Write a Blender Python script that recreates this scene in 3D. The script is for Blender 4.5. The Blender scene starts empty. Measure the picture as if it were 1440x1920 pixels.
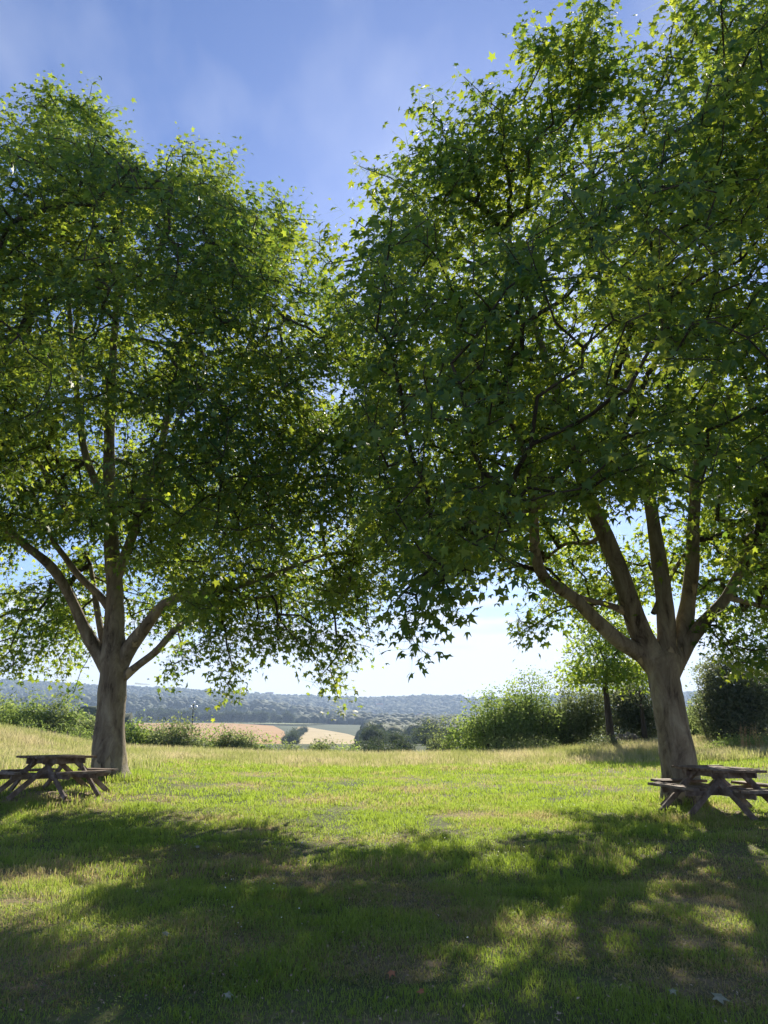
import bpy, bmesh, math, random
import numpy as np
from mathutils import Vector, Matrix, Euler

S = bpy.context.scene
C = S.collection
R = math.radians

# ------------------------------------------------------------------ camera
PITCH = math.atan(0.2805)
CAM_Z = 1.6
FPX = 1387.0                      # focal length in pixels of the 1440 x 1920 photo
cd = bpy.data.cameras.new('camera')
cam = bpy.data.objects.new('camera', cd); C.objects.link(cam)
cd.sensor_fit = 'VERTICAL'; cd.sensor_height = 36.0; cd.lens = 36.0 * FPX / 1920.0
cd.clip_start = 0.1; cd.clip_end = 20000
cam.location = (0, 0, CAM_Z); cam.rotation_euler = (math.pi / 2 + PITCH, 0, 0)
S.camera = cam

# ------------------------------------------------------------------ sun, sky, exposure
SUN_EL, SUN_AZ = R(32.0), R(10.0)
sun_dir = Vector((math.sin(SUN_AZ) * math.cos(SUN_EL), math.cos(SUN_AZ) * math.cos(SUN_EL), math.sin(SUN_EL)))
ld = bpy.data.lights.new('sun', 'SUN'); ld.energy = 5.0; ld.angle = R(0.6); ld.color = (1.0, 0.91, 0.76)
lo = bpy.data.objects.new('sun', ld); C.objects.link(lo)
lo.rotation_euler = sun_dir.to_track_quat('Z', 'Y').to_euler(); lo.location = sun_dir * 50
W = bpy.data.worlds.new('World'); S.world = W; W.use_nodes = True
wn, wl = W.node_tree.nodes, W.node_tree.links
wn.clear()
w_out = wn.new('ShaderNodeOutputWorld'); w_bg = wn.new('ShaderNodeBackground')
w_sky = wn.new('ShaderNodeTexSky'); w_sky.sky_type = 'NISHITA'; w_sky.sun_disc = False
w_sky.sun_elevation = SUN_EL; w_sky.sun_rotation = SUN_AZ
w_sky.air_density = 1.0; w_sky.dust_density = 0.35; w_sky.ozone_density = 3.0; w_sky.altitude = 200
w_bg.inputs['Strength'].default_value = 0.062
w_tc = wn.new('ShaderNodeTexCoord')
w_sep = wn.new('ShaderNodeSeparateXYZ'); wl.new(w_tc.outputs['Generated'], w_sep.inputs[0])
# cumulus low over the horizon: noise stretched sideways
w_map = wn.new('ShaderNodeMapping'); w_map.inputs['Scale'].default_value = (3.0, 3.0, 26.0)
wl.new(w_tc.outputs['Generated'], w_map.inputs[0])
w_n = wn.new('ShaderNodeTexNoise'); w_n.inputs['Scale'].default_value = 2.1; w_n.inputs['Detail'].default_value = 7
wl.new(w_map.outputs[0], w_n.inputs['Vector'])
w_r = wn.new('ShaderNodeMapRange'); w_r.inputs['From Min'].default_value = 0.02; w_r.inputs['From Max'].default_value = 0.26
w_r.inputs['To Min'].default_value = 0.52; w_r.inputs['To Max'].default_value = -0.25
wl.new(w_sep.outputs['Z'], w_r.inputs['Value'])
w_a = wn.new('ShaderNodeMath'); w_a.operation = 'ADD'; wl.new(w_n.outputs['Fac'], w_a.inputs[0]); wl.new(w_r.outputs[0], w_a.inputs[1])
w_s = wn.new('ShaderNodeMapRange'); w_s.inputs['From Min'].default_value = 0.58; w_s.inputs['From Max'].default_value = 0.78
w_s.inputs['To Max'].default_value = 0.92
wl.new(w_a.outputs[0], w_s.inputs['Value'])
# thin high cirrus
w_map2 = wn.new('ShaderNodeMapping'); w_map2.inputs['Scale'].default_value = (2.2, 1.2, 1.6); w_map2.inputs['Rotation'].default_value = (0.2, 0.6, 0.5)
wl.new(w_tc.outputs['Generated'], w_map2.inputs[0])
w_n2 = wn.new('ShaderNodeTexNoise'); w_n2.inputs['Scale'].default_value = 2.0; w_n2.inputs['Detail'].default_value = 5; w_n2.inputs['Roughness'].default_value = 0.5
wl.new(w_map2.outputs[0], w_n2.inputs['Vector'])
w_s2 = wn.new('ShaderNodeMapRange'); w_s2.inputs['From Min'].default_value = 0.45; w_s2.inputs['From Max'].default_value = 0.80
w_s2.inputs['To Max'].default_value = 0.38
wl.new(w_n2.outputs['Fac'], w_s2.inputs['Value'])
w_mx = wn.new('ShaderNodeMath'); w_mx.operation = 'MAXIMUM'; wl.new(w_s.outputs[0], w_mx.inputs[0]); wl.new(w_s2.outputs[0], w_mx.inputs[1])
w_tint = wn.new('ShaderNodeMix'); w_tint.data_type = 'RGBA'; w_tint.blend_type = 'MULTIPLY'; w_tint.inputs['Factor'].default_value = 1.0
w_tint.inputs['B'].default_value = (0.77, 0.86, 1.14, 1)
wl.new(w_sky.outputs[0], w_tint.inputs['A'])
w_mix = wn.new('ShaderNodeMix'); w_mix.data_type = 'RGBA'; w_mix.inputs['B'].default_value = (8.2, 8.6, 9.6, 1)
wl.new(w_mx.outputs[0], w_mix.inputs['Factor']); wl.new(w_tint.outputs['Result'], w_mix.inputs['A'])
wl.new(w_mix.outputs['Result'], w_bg.inputs['Color']); wl.new(w_bg.outputs[0], w_out.inputs['Surface'])
S.view_settings.view_transform = 'Standard'; S.view_settings.look = 'None'
S.view_settings.exposure = 1.08; S.view_settings.gamma = 1.0
S.cycles.max_bounces = 8; S.cycles.diffuse_bounces = 4; S.cycles.glossy_bounces = 2
S.cycles.transmission_bounces = 6; S.cycles.volume_bounces = 0; S.cycles.sample_clamp_indirect = 6
S.cycles.use_denoising = True

# ------------------------------------------------------------------ small tools
rng = np.random.default_rng(7)
random.seed(7)
CP, SP = math.cos(PITCH), math.sin(PITCH)

def P(px, py, d):
    """world point seen at photo pixel (px, py) whose ground distance is d metres"""
    X, Y = (px - 720) / FPX, (960 - py) / FPX
    v = np.array([X, CP - Y * SP, SP + Y * CP])
    return v * (d / v[1]) + np.array([0, 0, CAM_Z])

def proj(p):
    q = p - np.array([0, 0, CAM_Z])
    f = q[:, 1] * CP + q[:, 2] * SP
    u = -q[:, 1] * SP + q[:, 2] * CP
    f = np.maximum(f, 0.05)
    return 720 + FPX * q[:, 0] / f, 960 - FPX * u / f

def hash3(i, j, k, seed):
    n = (i.astype(np.int64) * 73856093) ^ (j.astype(np.int64) * 19349663) ^ (k.astype(np.int64) * 83492791) ^ (seed * 2654435761)
    n = (n ^ (n >> 13)) * 1274126177 & 0xffffffff
    n = (n ^ (n >> 15)) * 2246822519 & 0xffffffff
    return ((n ^ (n >> 13)) & 0xffffff) / float(0xffffff)

def vnoise(p, scale, seed=1):
    q = np.asarray(p, float) * scale
    f0 = np.floor(q); t = q - f0; t = t * t * (3 - 2 * t); f0 = f0.astype(np.int64)
    r = 0
    for a in (0, 1):
        for b in (0, 1):
            for c in (0, 1):
                w = (t[..., 0] if a else 1 - t[..., 0]) * (t[..., 1] if b else 1 - t[..., 1]) * (t[..., 2] if c else 1 - t[..., 2])
                r = r + w * hash3(f0[..., 0] + a, f0[..., 1] + b, f0[..., 2] + c, seed)
    return r

def n2(x, y, scale, seed=1):
    return vnoise(np.stack([x, y, np.zeros_like(x)], -1), scale, seed)

def sstep(a, b, x):
    t = np.clip((x - a) / (b - a), 0, 1)
    return t * t * (3 - 2 * t)

def norm(v):
    return v / np.maximum(np.linalg.norm(v, axis=-1, keepdims=True), 1e-9)

def link_obj(o, parent=None):
    C.objects.link(o)
    if parent is not None:
        o.parent = parent
    return o

def mesh_np(name, V, F, mat, parent=None, smooth=False, rnd=None):
    V = np.ascontiguousarray(V, np.float32); F = np.ascontiguousarray(F, np.int32)
    me = bpy.data.meshes.new(name)
    k = F.shape[1]
    me.vertices.add(len(V)); me.vertices.foreach_set('co', V.ravel())
    me.loops.add(F.size); me.loops.foreach_set('vertex_index', F.ravel())
    me.polygons.add(len(F))
    me.polygons.foreach_set('loop_start', np.arange(0, F.size, k, dtype=np.int32))
    me.polygons.foreach_set('loop_total', np.full(len(F), k, np.int32))
    if smooth:
        me.polygons.foreach_set('use_smooth', np.ones(len(F), bool))
    if rnd is not None:
        a = me.attributes.new('rnd', 'FLOAT', 'POINT')
        a.data.foreach_set('value', np.ascontiguousarray(rnd, np.float32))
    me.update(calc_edges=True)
    if mat:
        me.materials.append(mat)
    return link_obj(bpy.data.objects.new(name, me), parent)

def bm_obj(name, bm, mat, parent=None, smooth=False):
    me = bpy.data.meshes.new(name)
    bmesh.ops.recalc_face_normals(bm, faces=bm.faces)
    bm.to_mesh(me); bm.free()
    if smooth:
        for p in me.polygons: p.use_smooth = True
    me.materials.append(mat)
    return link_obj(bpy.data.objects.new(name, me), parent)

def tag(o, label=None, cat=None, group=None, kind=None):
    if label: o['label'] = label
    if cat: o['category'] = cat
    if group: o['group'] = group
    if kind: o['kind'] = kind
    return o

def thing(name, label, cat, loc=(0, 0, 0), group=None, rz=0):
    o = bpy.data.objects.new(name, None); C.objects.link(o)
    o.location = loc; o.rotation_euler = (0, 0, rz); o.empty_display_size = 0.2
    return tag(o, label, cat, group)

def copy_thing(src, loc, label, rz=0, sc=(1, 1, 1), group=None):
    r = src.copy(); C.objects.link(r); r.location = loc; r.rotation_euler = (0, 0, rz); r.scale = sc
    r['label'] = label
    if group: r['group'] = group
    for ch in list(src.children):
        c = ch.copy(); C.objects.link(c); c.parent = r
        for g in ch.children:
            d = g.copy(); C.objects.link(d); d.parent = c
    return r

# ------------------------------------------------------------------ materials
def new_mat(name):
    m = bpy.data.materials.new(name); m.use_nodes = True
    n, l = m.node_tree.nodes, m.node_tree.links
    n.clear()
    return m, n, l

def ramp(n, l, src, stops):
    r = n.new('ShaderNodeValToRGB')
    e = r.color_ramp.elements
    while len(e) < len(stops): e.new(0.5)
    for el, (p, c) in zip(e, stops):
        el.position = p; el.color = (*c, 1)
    l.new(src, r.inputs['Fac'])
    return r

def foliage_mat(name, c_lo, c_hi, t_lo, t_hi, trans=0.5, gloss=0.5, nscale=0.6):
    m, n, l = new_mat(name)
    at = n.new('ShaderNodeAttribute'); at.attribute_name = 'rnd'
    tc = n.new('ShaderNodeTexCoord')
    no = n.new('ShaderNodeTexNoise'); no.inputs['Scale'].default_value = nscale; no.inputs['Detail'].default_value = 3
    l.new(tc.outputs['Object'], no.inputs['Vector'])
    mx = n.new('ShaderNodeMath'); mx.operation = 'ADD'
    m1 = n.new('ShaderNodeMath'); m1.operation = 'MULTIPLY'; m1.inputs[1].default_value = 0.6
    l.new(at.outputs['Fac'], m1.inputs[0]); l.new(m1.outputs[0], mx.inputs[0])
    m2 = n.new('ShaderNodeMath'); m2.operation = 'MULTIPLY_ADD'; m2.inputs[1].default_value = 1.2; m2.inputs[2].default_value = -0.4
    l.new(no.outputs['Fac'], m2.inputs[0]); l.new(m2.outputs[0], mx.inputs[1])
    r1 = ramp(n, l, mx.outputs[0], [(0.1, c_lo), (0.9, c_hi)])
    r2 = ramp(n, l, mx.outputs[0], [(0.1, t_lo), (0.9, t_hi)])
    b = n.new('ShaderNodeBsdfPrincipled'); b.inputs['Roughness'].default_value = gloss
    b.inputs['Specular IOR Level'].default_value = 0.18
    l.new(r1.outputs[0], b.inputs['Base Color'])
    t = n.new('ShaderNodeBsdfTranslucent'); l.new(r2.outputs[0], t.inputs['Color'])
    ms = n.new('ShaderNodeMixShader'); ms.inputs[0].default_value = trans
    l.new(b.outputs[0], ms.inputs[1]); l.new(t.outputs[0], ms.inputs[2])
    o = n.new('ShaderNodeOutputMaterial'); l.new(ms.outputs[0], o.inputs['Surface'])
    return m

M_leaf = foliage_mat('plane_leaf', (0.022, 0.076, 0.050), (0.058, 0.142, 0.072), (0.18, 0.34, 0.04), (0.66, 0.74, 0.06), 0.46, 0.5, 0.5)
M_young = foliage_mat('young_leaf', (0.06, 0.13, 0.03), (0.12, 0.20, 0.04), (0.34, 0.52, 0.03), (0.66, 0.78, 0.08), 0.5, 0.5, 0.6)
M_shrub = foliage_mat('shrub_leaf', (0.08, 0.13, 0.045), (0.17, 0.23, 0.08), (0.24, 0.38, 0.06), (0.55, 0.66, 0.16), 0.48, 0.55, 0.4)
M_dark = foliage_mat('dark_shrub_leaf', (0.05, 0.075, 0.045), (0.14, 0.16, 0.09), (0.10, 0.15, 0.05), (0.36, 0.40, 0.16), 0.40, 0.5, 0.5)
M_hedge = foliage_mat('hedge_leaf', (0.07, 0.105, 0.045), (0.16, 0.20, 0.085), (0.20, 0.28, 0.07), (0.48, 0.54, 0.20), 0.45, 0.6, 0.15)
M_far = foliage_mat('far_leaf', (0.030, 0.055, 0.022), (0.075, 0.105, 0.040), (0.08, 0.13, 0.03), (0.16, 0.21, 0.06), 0.25, 0.8, 0.01)

def grass_mat(name, green, green2, dry, t_green, t_dry, dry_lo, dry_hi):
    m, n, l = new_mat(name)
    at = n.new('ShaderNodeAttribute'); at.attribute_name = 'rnd'
    tc = n.new('ShaderNodeTexCoord')
    no = n.new('ShaderNodeTexNoise'); no.inputs['Scale'].default_value = 0.42; no.inputs['Detail'].default_value = 5; no.inputs['Roughness'].default_value = 0.6
    l.new(tc.outputs['Object'], no.inputs['Vector'])
    a1 = n.new('ShaderNodeMath'); a1.operation = 'MULTIPLY_ADD'; a1.inputs[1].default_value = 0.22; a1.inputs[2].default_value = -0.11
    l.new(at.outputs['Fac'], a1.inputs[0])
    a2 = n.new('ShaderNodeMath'); a2.operation = 'ADD'; l.new(no.outputs['Fac'], a2.inputs[0]); l.new(a1.outputs[0], a2.inputs[1])
    # dry patches with a shape of their own
    r1 = ramp(n, l, a2.outputs[0], [(0.30, green), (0.46, green2), (dry_lo, green2), (dry_hi, dry)])
    r2 = ramp(n, l, a2.outputs[0], [(0.40, t_green), (dry_lo, t_green), (dry_hi, t_dry)])
    b = n.new('ShaderNodeBsdfPrincipled'); b.inputs['Roughness'].default_value = 0.55; b.inputs['Specular IOR Level'].default_value = 0.3
    l.new(r1.outputs[0], b.inputs['Base Color'])
    t = n.new('ShaderNodeBsdfTranslucent'); l.new(r2.outputs[0], t.inputs['Color'])
    ms = n.new('ShaderNodeMixShader'); ms.inputs[0].default_value = 0.45
    l.new(b.outputs[0], ms.inputs[1]); l.new(t.outputs[0], ms.inputs[2])
    o = n.new('ShaderNodeOutputMaterial'); l.new(ms.outputs[0], o.inputs['Surface'])
    return m

M_lawn = grass_mat('lawn_blades', (0.062, 0.110, 0.028), (0.112, 0.175, 0.042), (0.25, 0.205, 0.105), (0.46, 0.62, 0.07), (0.66, 0.56, 0.26), 0.53, 0.66)
M_drygrass = grass_mat('dry_blades', (0.13, 0.14, 0.055), (0.19, 0.165, 0.075), (0.28, 0.21, 0.115), (0.36, 0.38, 0.10), (0.56, 0.44, 0.22), 0.45, 0.60)
M_meadow = grass_mat('meadow_blades', (0.12, 0.16, 0.05), (0.21, 0.22, 0.09), (0.38, 0.33, 0.18), (0.46, 0.50, 0.14), (0.72, 0.64, 0.34), 0.44, 0.60)

def ground_mat():
    m, n, l = new_mat('ground_soil_turf')
    tc = n.new('ShaderNodeTexCoord'); sep = n.new('ShaderNodeSeparateXYZ'); l.new(tc.outputs['Object'], sep.inputs[0])
    no = n.new('ShaderNodeTexNoise'); no.inputs['Scale'].default_value = 0.42; no.inputs['Detail'].default_value = 5; no.inputs['Roughness'].default_value = 0.6
    l.new(tc.outputs['Object'], no.inputs['Vector'])
    nf = n.new('ShaderNodeTexNoise'); nf.inputs['Scale'].default_value = 18; nf.inputs['Detail'].default_value = 6
    l.new(tc.outputs['Object'], nf.inputs['Vector'])
    a = n.new('ShaderNodeMath'); a.operation = 'MULTIPLY_ADD'; a.inputs[1].default_value = 0.35; a.inputs[2].default_value = -0.17
    l.new(nf.outputs['Fac'], a.inputs[0])
    b2 = n.new('ShaderNodeMath'); b2.operation = 'ADD'; l.new(no.outputs['Fac'], b2.inputs[0]); l.new(a.outputs[0], b2.inputs[1])
    near = ramp(n, l, b2.outputs[0], [(0.30, (0.055, 0.075, 0.028)), (0.50, (0.11, 0.12, 0.05)), (0.63, (0.23, 0.175, 0.105))])
    nb = n.new('ShaderNodeTexNoise'); nb.inputs['Scale'].default_value = 0.012; nb.inputs['Detail'].default_value = 8; nb.inputs['Roughness'].default_value = 0.65
    l.new(tc.outputs['Object'], nb.inputs['Vector'])
    far = ramp(n, l, nb.outputs['Fac'], [(0.35, (0.035, 0.055, 0.022)), (0.7, (0.065, 0.09, 0.035))])
    mr = n.new('ShaderNodeMapRange'); mr.inputs['From Min'].default_value = 48; mr.inputs['From Max'].default_value = 90
    l.new(sep.outputs['Y'], mr.inputs['Value'])
    mx = n.new('ShaderNodeMix'); mx.data_type = 'RGBA'; l.new(mr.outputs[0], mx.inputs['Factor'])
    l.new(near.outputs[0], mx.inputs['A']); l.new(far.outputs[0], mx.inputs['B'])
    b = n.new('ShaderNodeBsdfPrincipled'); b.inputs['Roughness'].default_value = 0.95; b.inputs['Specular IOR Level'].default_value = 0.1
    l.new(mx.outputs['Result'], b.inputs['Base Color'])
    bu = n.new('ShaderNodeBump'); bu.inputs['Strength'].default_value = 0.6; bu.inputs['Distance'].default_value = 0.04
    l.new(nf.outputs['Fac'], bu.inputs['Height']); l.new(bu.outputs[0], b.inputs['Normal'])
    o = n.new('ShaderNodeOutputMaterial'); l.new(b.outputs[0], o.inputs['Surface'])
    return m

def simple_mat(name, c1, c2, scale=4.0, rough=0.8, bump=0.0, stretch=(1, 1, 1), mid=None, metal=0.0):
    m, n, l = new_mat(name)
    tc = n.new('ShaderNodeTexCoord'); mp = n.new('ShaderNodeMapping'); mp.inputs['Scale'].default_value = stretch
    l.new(tc.outputs['Object'], mp.inputs[0])
    no = n.new('ShaderNodeTexNoise'); no.inputs['Scale'].default_value = scale; no.inputs['Detail'].default_value = 6; no.inputs['Roughness'].default_value = 0.6
    l.new(mp.outputs[0], no.inputs['Vector'])
    stops = [(0.32, c1), (0.68, c2)] if mid is None else [(0.32, c1), (0.5, mid), (0.68, c2)]
    r = ramp(n, l, no.outputs['Fac'], stops)
    b = n.new('ShaderNodeBsdfPrincipled'); b.inputs['Roughness'].default_value = rough; b.inputs['Specular IOR Level'].default_value = 0.25
    b.inputs['Metallic'].default_value = metal
    l.new(r.outputs[0], b.inputs['Base Color'])
    if bump:
        bu = n.new('ShaderNodeBump'); bu.inputs['Strength'].default_value = bump; bu.inputs['Distance'].default_value = 0.02
        l.new(no.outputs['Fac'], bu.inputs['Height']); l.new(bu.outputs[0], b.inputs['Normal'])
    o = n.new('ShaderNodeOutputMaterial'); l.new(b.outputs[0], o.inputs['Surface'])
    return m

def bark_mat():
    """plane bark: grey-brown scales, lighter flaked patches, vertical streaks"""
    m, n, l = new_mat('plane_bark')
    tc = n.new('ShaderNodeTexCoord')
    mp = n.new('ShaderNodeMapping'); mp.inputs['Scale'].default_value = (1, 1, 0.35); l.new(tc.outputs['Object'], mp.inputs[0])
    no = n.new('ShaderNodeTexNoise'); no.inputs['Scale'].default_value = 3.8; no.inputs['Detail'].default_value = 9; no.inputs['Roughness'].default_value = 0.7; no.inputs['Distortion'].default_value = 0.6
    l.new(mp.outputs[0], no.inputs['Vector'])
    r = ramp(n, l, no.outputs['Fac'], [(0.34, (0.055, 0.040, 0.030)), (0.47, (0.20, 0.162, 0.118)), (0.60, (0.30, 0.255, 0.185)), (0.72, (0.40, 0.36, 0.27))])
    vo = n.new('ShaderNodeTexVoronoi'); vo.inputs['Scale'].default_value = 2.9; vo.feature = 'F1'
    mp2 = n.new('ShaderNodeMapping'); mp2.inputs['Scale'].default_value = (1, 1, 0.45); l.new(tc.outputs['Object'], mp2.inputs[0])
    ad = n.new('ShaderNodeMix'); ad.data_type = 'RGBA'; ad.blend_type = 'LINEAR_LIGHT'; ad.inputs['Factor'].default_value = 0.18
    l.new(mp2.outputs[0], ad.inputs['A']); l.new(no.outputs['Color'], ad.inputs['B']); l.new(ad.outputs['Result'], vo.inputs['Vector'])
    fl = n.new('ShaderNodeMapRange'); fl.inputs['From Min'].default_value = 0.20; fl.inputs['From Max'].default_value = 0.26
    fl.inputs['To Min'].default_value = 1; fl.inputs['To Max'].default_value = 0
    l.new(vo.outputs['Distance'], fl.inputs['Value'])
    mm = n.new('ShaderNodeMix'); mm.data_type = 'RGBA'; mm.inputs['B'].default_value = (0.46, 0.37, 0.24, 1)
    mf = n.new('ShaderNodeMath'); mf.operation = 'MULTIPLY'; mf.inputs[1].default_value = 0.85; l.new(fl.outputs[0], mf.inputs[0])
    l.new(mf.outputs[0], mm.inputs['Factor']); l.new(r.outputs[0], mm.inputs['A'])
    b = n.new('ShaderNodeBsdfPrincipled'); b.inputs['Roughness'].default_value = 0.85; b.inputs['Specular IOR Level'].default_value = 0.2
    l.new(mm.outputs['Result'], b.inputs['Base Color'])
    bu = n.new('ShaderNodeBump'); bu.inputs['Strength'].default_value = 1.0; bu.inputs['Distance'].default_value = 0.06
    sb = n.new('ShaderNodeMath'); sb.operation = 'MULTIPLY_ADD'; sb.inputs[1].default_value = -0.35
    l.new(fl.outputs[0], sb.inputs[0]); l.new(no.outputs['Fac'], sb.inputs[2])
    l.new(sb.outputs[0], bu.inputs['Height']); l.new(bu.outputs[0], b.inputs['Normal'])
    o = n.new('ShaderNodeOutputMaterial'); l.new(b.outputs[0], o.inputs['Surface'])
    return m

M_bark = bark_mat()
M_twig = simple_mat('dark_bark', (0.035, 0.028, 0.020), (0.085, 0.068, 0.048), 6, 0.9, 0.5, (1, 1, 0.4))
M_wood = simple_mat('weathered_wood', (0.11, 0.080, 0.060), (0.33, 0.27, 0.225), 7, 0.75, 0.6, (1, 1, 1), (0.20, 0.150, 0.115))
M_woodred = simple_mat('stained_wood', (0.08, 0.052, 0.036), (0.30, 0.23, 0.16), 8, 0.75, 0.7, (1, 1, 1), (0.17, 0.115, 0.075))
M_soil = simple_mat('ploughed_earth', (0.30, 0.150, 0.035), (0.40, 0.22, 0.06), 0.05, 0.95)
M_straw = simple_mat('dry_stubble', (0.32, 0.24, 0.10), (0.43, 0.34, 0.16), 0.05, 0.95)
M_grassfield = simple_mat('cut_meadow', (0.16, 0.20, 0.06), (0.26, 0.28, 0.10), 0.03, 0.95)
M_pale = simple_mat('pale_clearing', (0.17, 0.18, 0.12), (0.24, 0.24, 0.16), 0.03, 0.95)
M_iron = simple_mat('painted_iron', (0.02, 0.022, 0.02), (0.045, 0.045, 0.04), 3, 0.5)
M_globe = simple_mat('opal_glass', (0.80, 0.80, 0.78), (0.86, 0.86, 0.84), 3, 0.25)
M_wall = simple_mat('rendered_wall', (0.38, 0.35, 0.30), (0.46, 0.42, 0.37), 0.3, 0.9)
M_roof = simple_mat('clay_roof', (0.30, 0.15, 0.10), (0.42, 0.23, 0.16), 0.4, 0.9)
M_dead = simple_mat('dead_leaf', (0.20, 0.075, 0.035), (0.38, 0.17, 0.08), 20, 0.7)
M_paleleaf = simple_mat('pale_leaf', (0.16, 0.18, 0.11), (0.34, 0.34, 0.24), 20, 0.6)
M_stone = simple_mat('field_stone', (0.10, 0.085, 0.07), (0.26, 0.22, 0.18), 5, 0.95, 0.8)
M_weed = simple_mat('dry_weed', (0.34, 0.21, 0.09), (0.50, 0.34, 0.16), 8, 0.9)
M_earth = simple_mat('trodden_earth', (0.16, 0.11, 0.07), (0.34, 0.25, 0.17), 9, 0.95, 0.6)
M_worn = simple_mat('worn_turf_soil', (0.085, 0.085, 0.038), (0.22, 0.165, 0.10), 6, 0.95, 0.5, (1, 1, 1), (0.14, 0.12, 0.06))
M_litter = simple_mat('dry_bits', (0.16, 0.10, 0.06), (0.46, 0.38, 0.26), 40, 0.85)
M_clover = foliage_mat('clover_leaf', (0.045, 0.095, 0.03), (0.10, 0.17, 0.05), (0.25, 0.42, 0.05), (0.45, 0.60, 0.08), 0.4, 0.5, 1.0)
M_daisy = simple_mat('white_petals', (0.72, 0.72, 0.66), (0.85, 0.85, 0.8), 8, 0.7)
M_post = simple_mat('fence_wood', (0.16, 0.13, 0.10), (0.30, 0.26, 0.21), 6, 0.9)

# ------------------------------------------------------------------ terrain
CREST = 37.0
def ground(x, y):
    x = np.asarray(x, float); y = np.asarray(y, float)
    q = 720 + FPX * x / np.maximum(y, 20)
    q0 = 720 + FPX * x / CREST
    crow = np.interp(q0, [-600, 0, 100, 180, 250, 500, 700, 900, 1060, 1300, 1440, 2200], [1340, 1369, 1385, 1400, 1408, 1417, 1420, 1417, 1409, 1392, 1378, 1365])
    zcr = CAM_Z + (1349.0 - crow) / FPX * CREST
    hl = sstep(-1.5, -9, x) * np.interp(y, [12.5, 19, CREST], [0, 0.34, 0.0]) 
    near = hl + zcr * np.interp(y, [16, 19, CREST, 60], [0, 0, 1.0, 1.0])
    hl = np.maximum(zcr, 0)
    near = near + (n2(x, y, 0.35, 3) - 0.5) * 0.06 + (n2(x, y, 1.3, 4) - 0.5) * 0.03
    # the meadow edge, then the land falls away to the valley
    ridge = np.interp(q, [-900, 0, 250, 500, 600, 700, 790, 890, 1000, 1300, 1440, 2400],
                      [1262, 1283, 1296, 1309, 1313, 1316, 1310, 1317, 1312, 1305, 1300, 1290])
    spur = np.interp(q, [-900, 0, 200, 400, 470, 560, 660, 760, 2400], [1322, 1318, 1316, 1323, 1326, 1334, 1350, 1356, 1352])
    rows = np.array([CREST, 46, 60, 90, 200, 450, 700, 1100, 1350, 1750, 2100, 2500, 3100, 3500, 4200])
    pys = [None, None, None, None, 1392, 1398, 1380, 1359, 1353, spur, spur + 9, (spur + ridge) * 0.5, ridge, ridge + 5, ridge + 12]
    zc = near * 0
    zs = []
    for d, py in zip(rows, pys):
        if py is None:
            zs.append(None)
        else:
            zs.append(CAM_Z + (1349.0 - py) / FPX * d + zc)
    zs[0] = near; zs[1] = near - 1.1; zs[2] = np.full_like(x, -3.0) + hl * 0.7; zs[3] = np.full_like(x, -6.0) + hl * 0.5
    z = np.where(y <= CREST, near, 0.0)
    for i in range(len(rows) - 1):
        t = np.clip((y - rows[i]) / (rows[i + 1] - rows[i]), 0, 1)
        if i > 0: t = t * t * (3 - 2 * t) * 0.4 + t * 0.6
        else: t = t * t
        seg = zs[i] * (1 - t) + zs[i + 1] * t
        z = np.where((y > rows[i]) & (y <= rows[i + 1]), seg, z)
    z = np.where(y > rows[-1], zs[-1], z)
    z = z + sstep(150, 900, y) * (n2(x, y, 1 / 260.0, 5) - 0.5) * 4 + sstep(1500, 2600, y) * (n2(x, y, 1 / 70.0, 6) - 0.5) * 8
    return z

def gz(x, y):
    return float(ground(np.array([x]), np.array([y]))[0])

def Pg(px, d):
    x = (px - 720) / FPX * d * (CP + SP * 0)    # close enough on the ground
    v = P(px, 1349 + CAM_Z / d * FPX, d)
    return np.array([v[0], d, gz(v[0], d)])

us = np.linspace(-1, 1, 241); us = np.sign(us) * np.abs(us) ** 1.25
ys = np.concatenate([np.arange(-60, 0, 4.0), np.arange(0, 40, 0.5), np.arange(40, 70, 1.5), np.geomspace(70, 4300, 120)])
U, Y = np.meshgrid(us, ys)
X = U * (40 + np.maximum(Y, 0) * 1.25)
Z = ground(X, Y)
nr, nc = X.shape
idx = np.arange(nr * nc).reshape(nr, nc)
F = np.stack([idx[:-1, :-1], idx[:-1, 1:], idx[1:, 1:], idx[1:, :-1]], -1).reshape(-1, 4)
tag(mesh_np('ground', np.stack([X, Y, Z], -1).reshape(-1, 3), F, ground_mat(), smooth=True),
    'gently sloping grassy ground falling to a wooded valley and ridge', kind='structure')

def draped(name, cols, mat, lift, label, nr=30, nc=20, kind='structure', cat=None):
    """cols: list of (t, px_left, px_right, d): a patch of land between distances, laid on the ground"""
    d = np.array([c[0] for c in cols]); a = np.array([c[1] for c in cols]); b = np.array([c[2] for c in cols])
    dd = np.linspace(d[0], d[-1], nr); V = []
    for q in dd:
        l_, r_ = np.interp(q, d, a), np.interp(q, d, b)
        pxs = np.linspace(l_, r_, nc)
        xs = (pxs - 720) / FPX * q * 0.9975
        V.append(np.stack([xs, np.full(nc, q), ground(xs, np.full(nc, q)) + lift * q / 500.0], -1))
    V = np.concatenate(V); ii = np.arange(nr * nc).reshape(nr, nc)
    Fq = np.stack([ii[:-1, :-1], ii[:-1, 1:], ii[1:, 1:], ii[1:, :-1]], -1).reshape(-1, 4)
    return tag(mesh_np(name, V, Fq, mat, smooth=True), label, cat, kind=kind)

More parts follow.
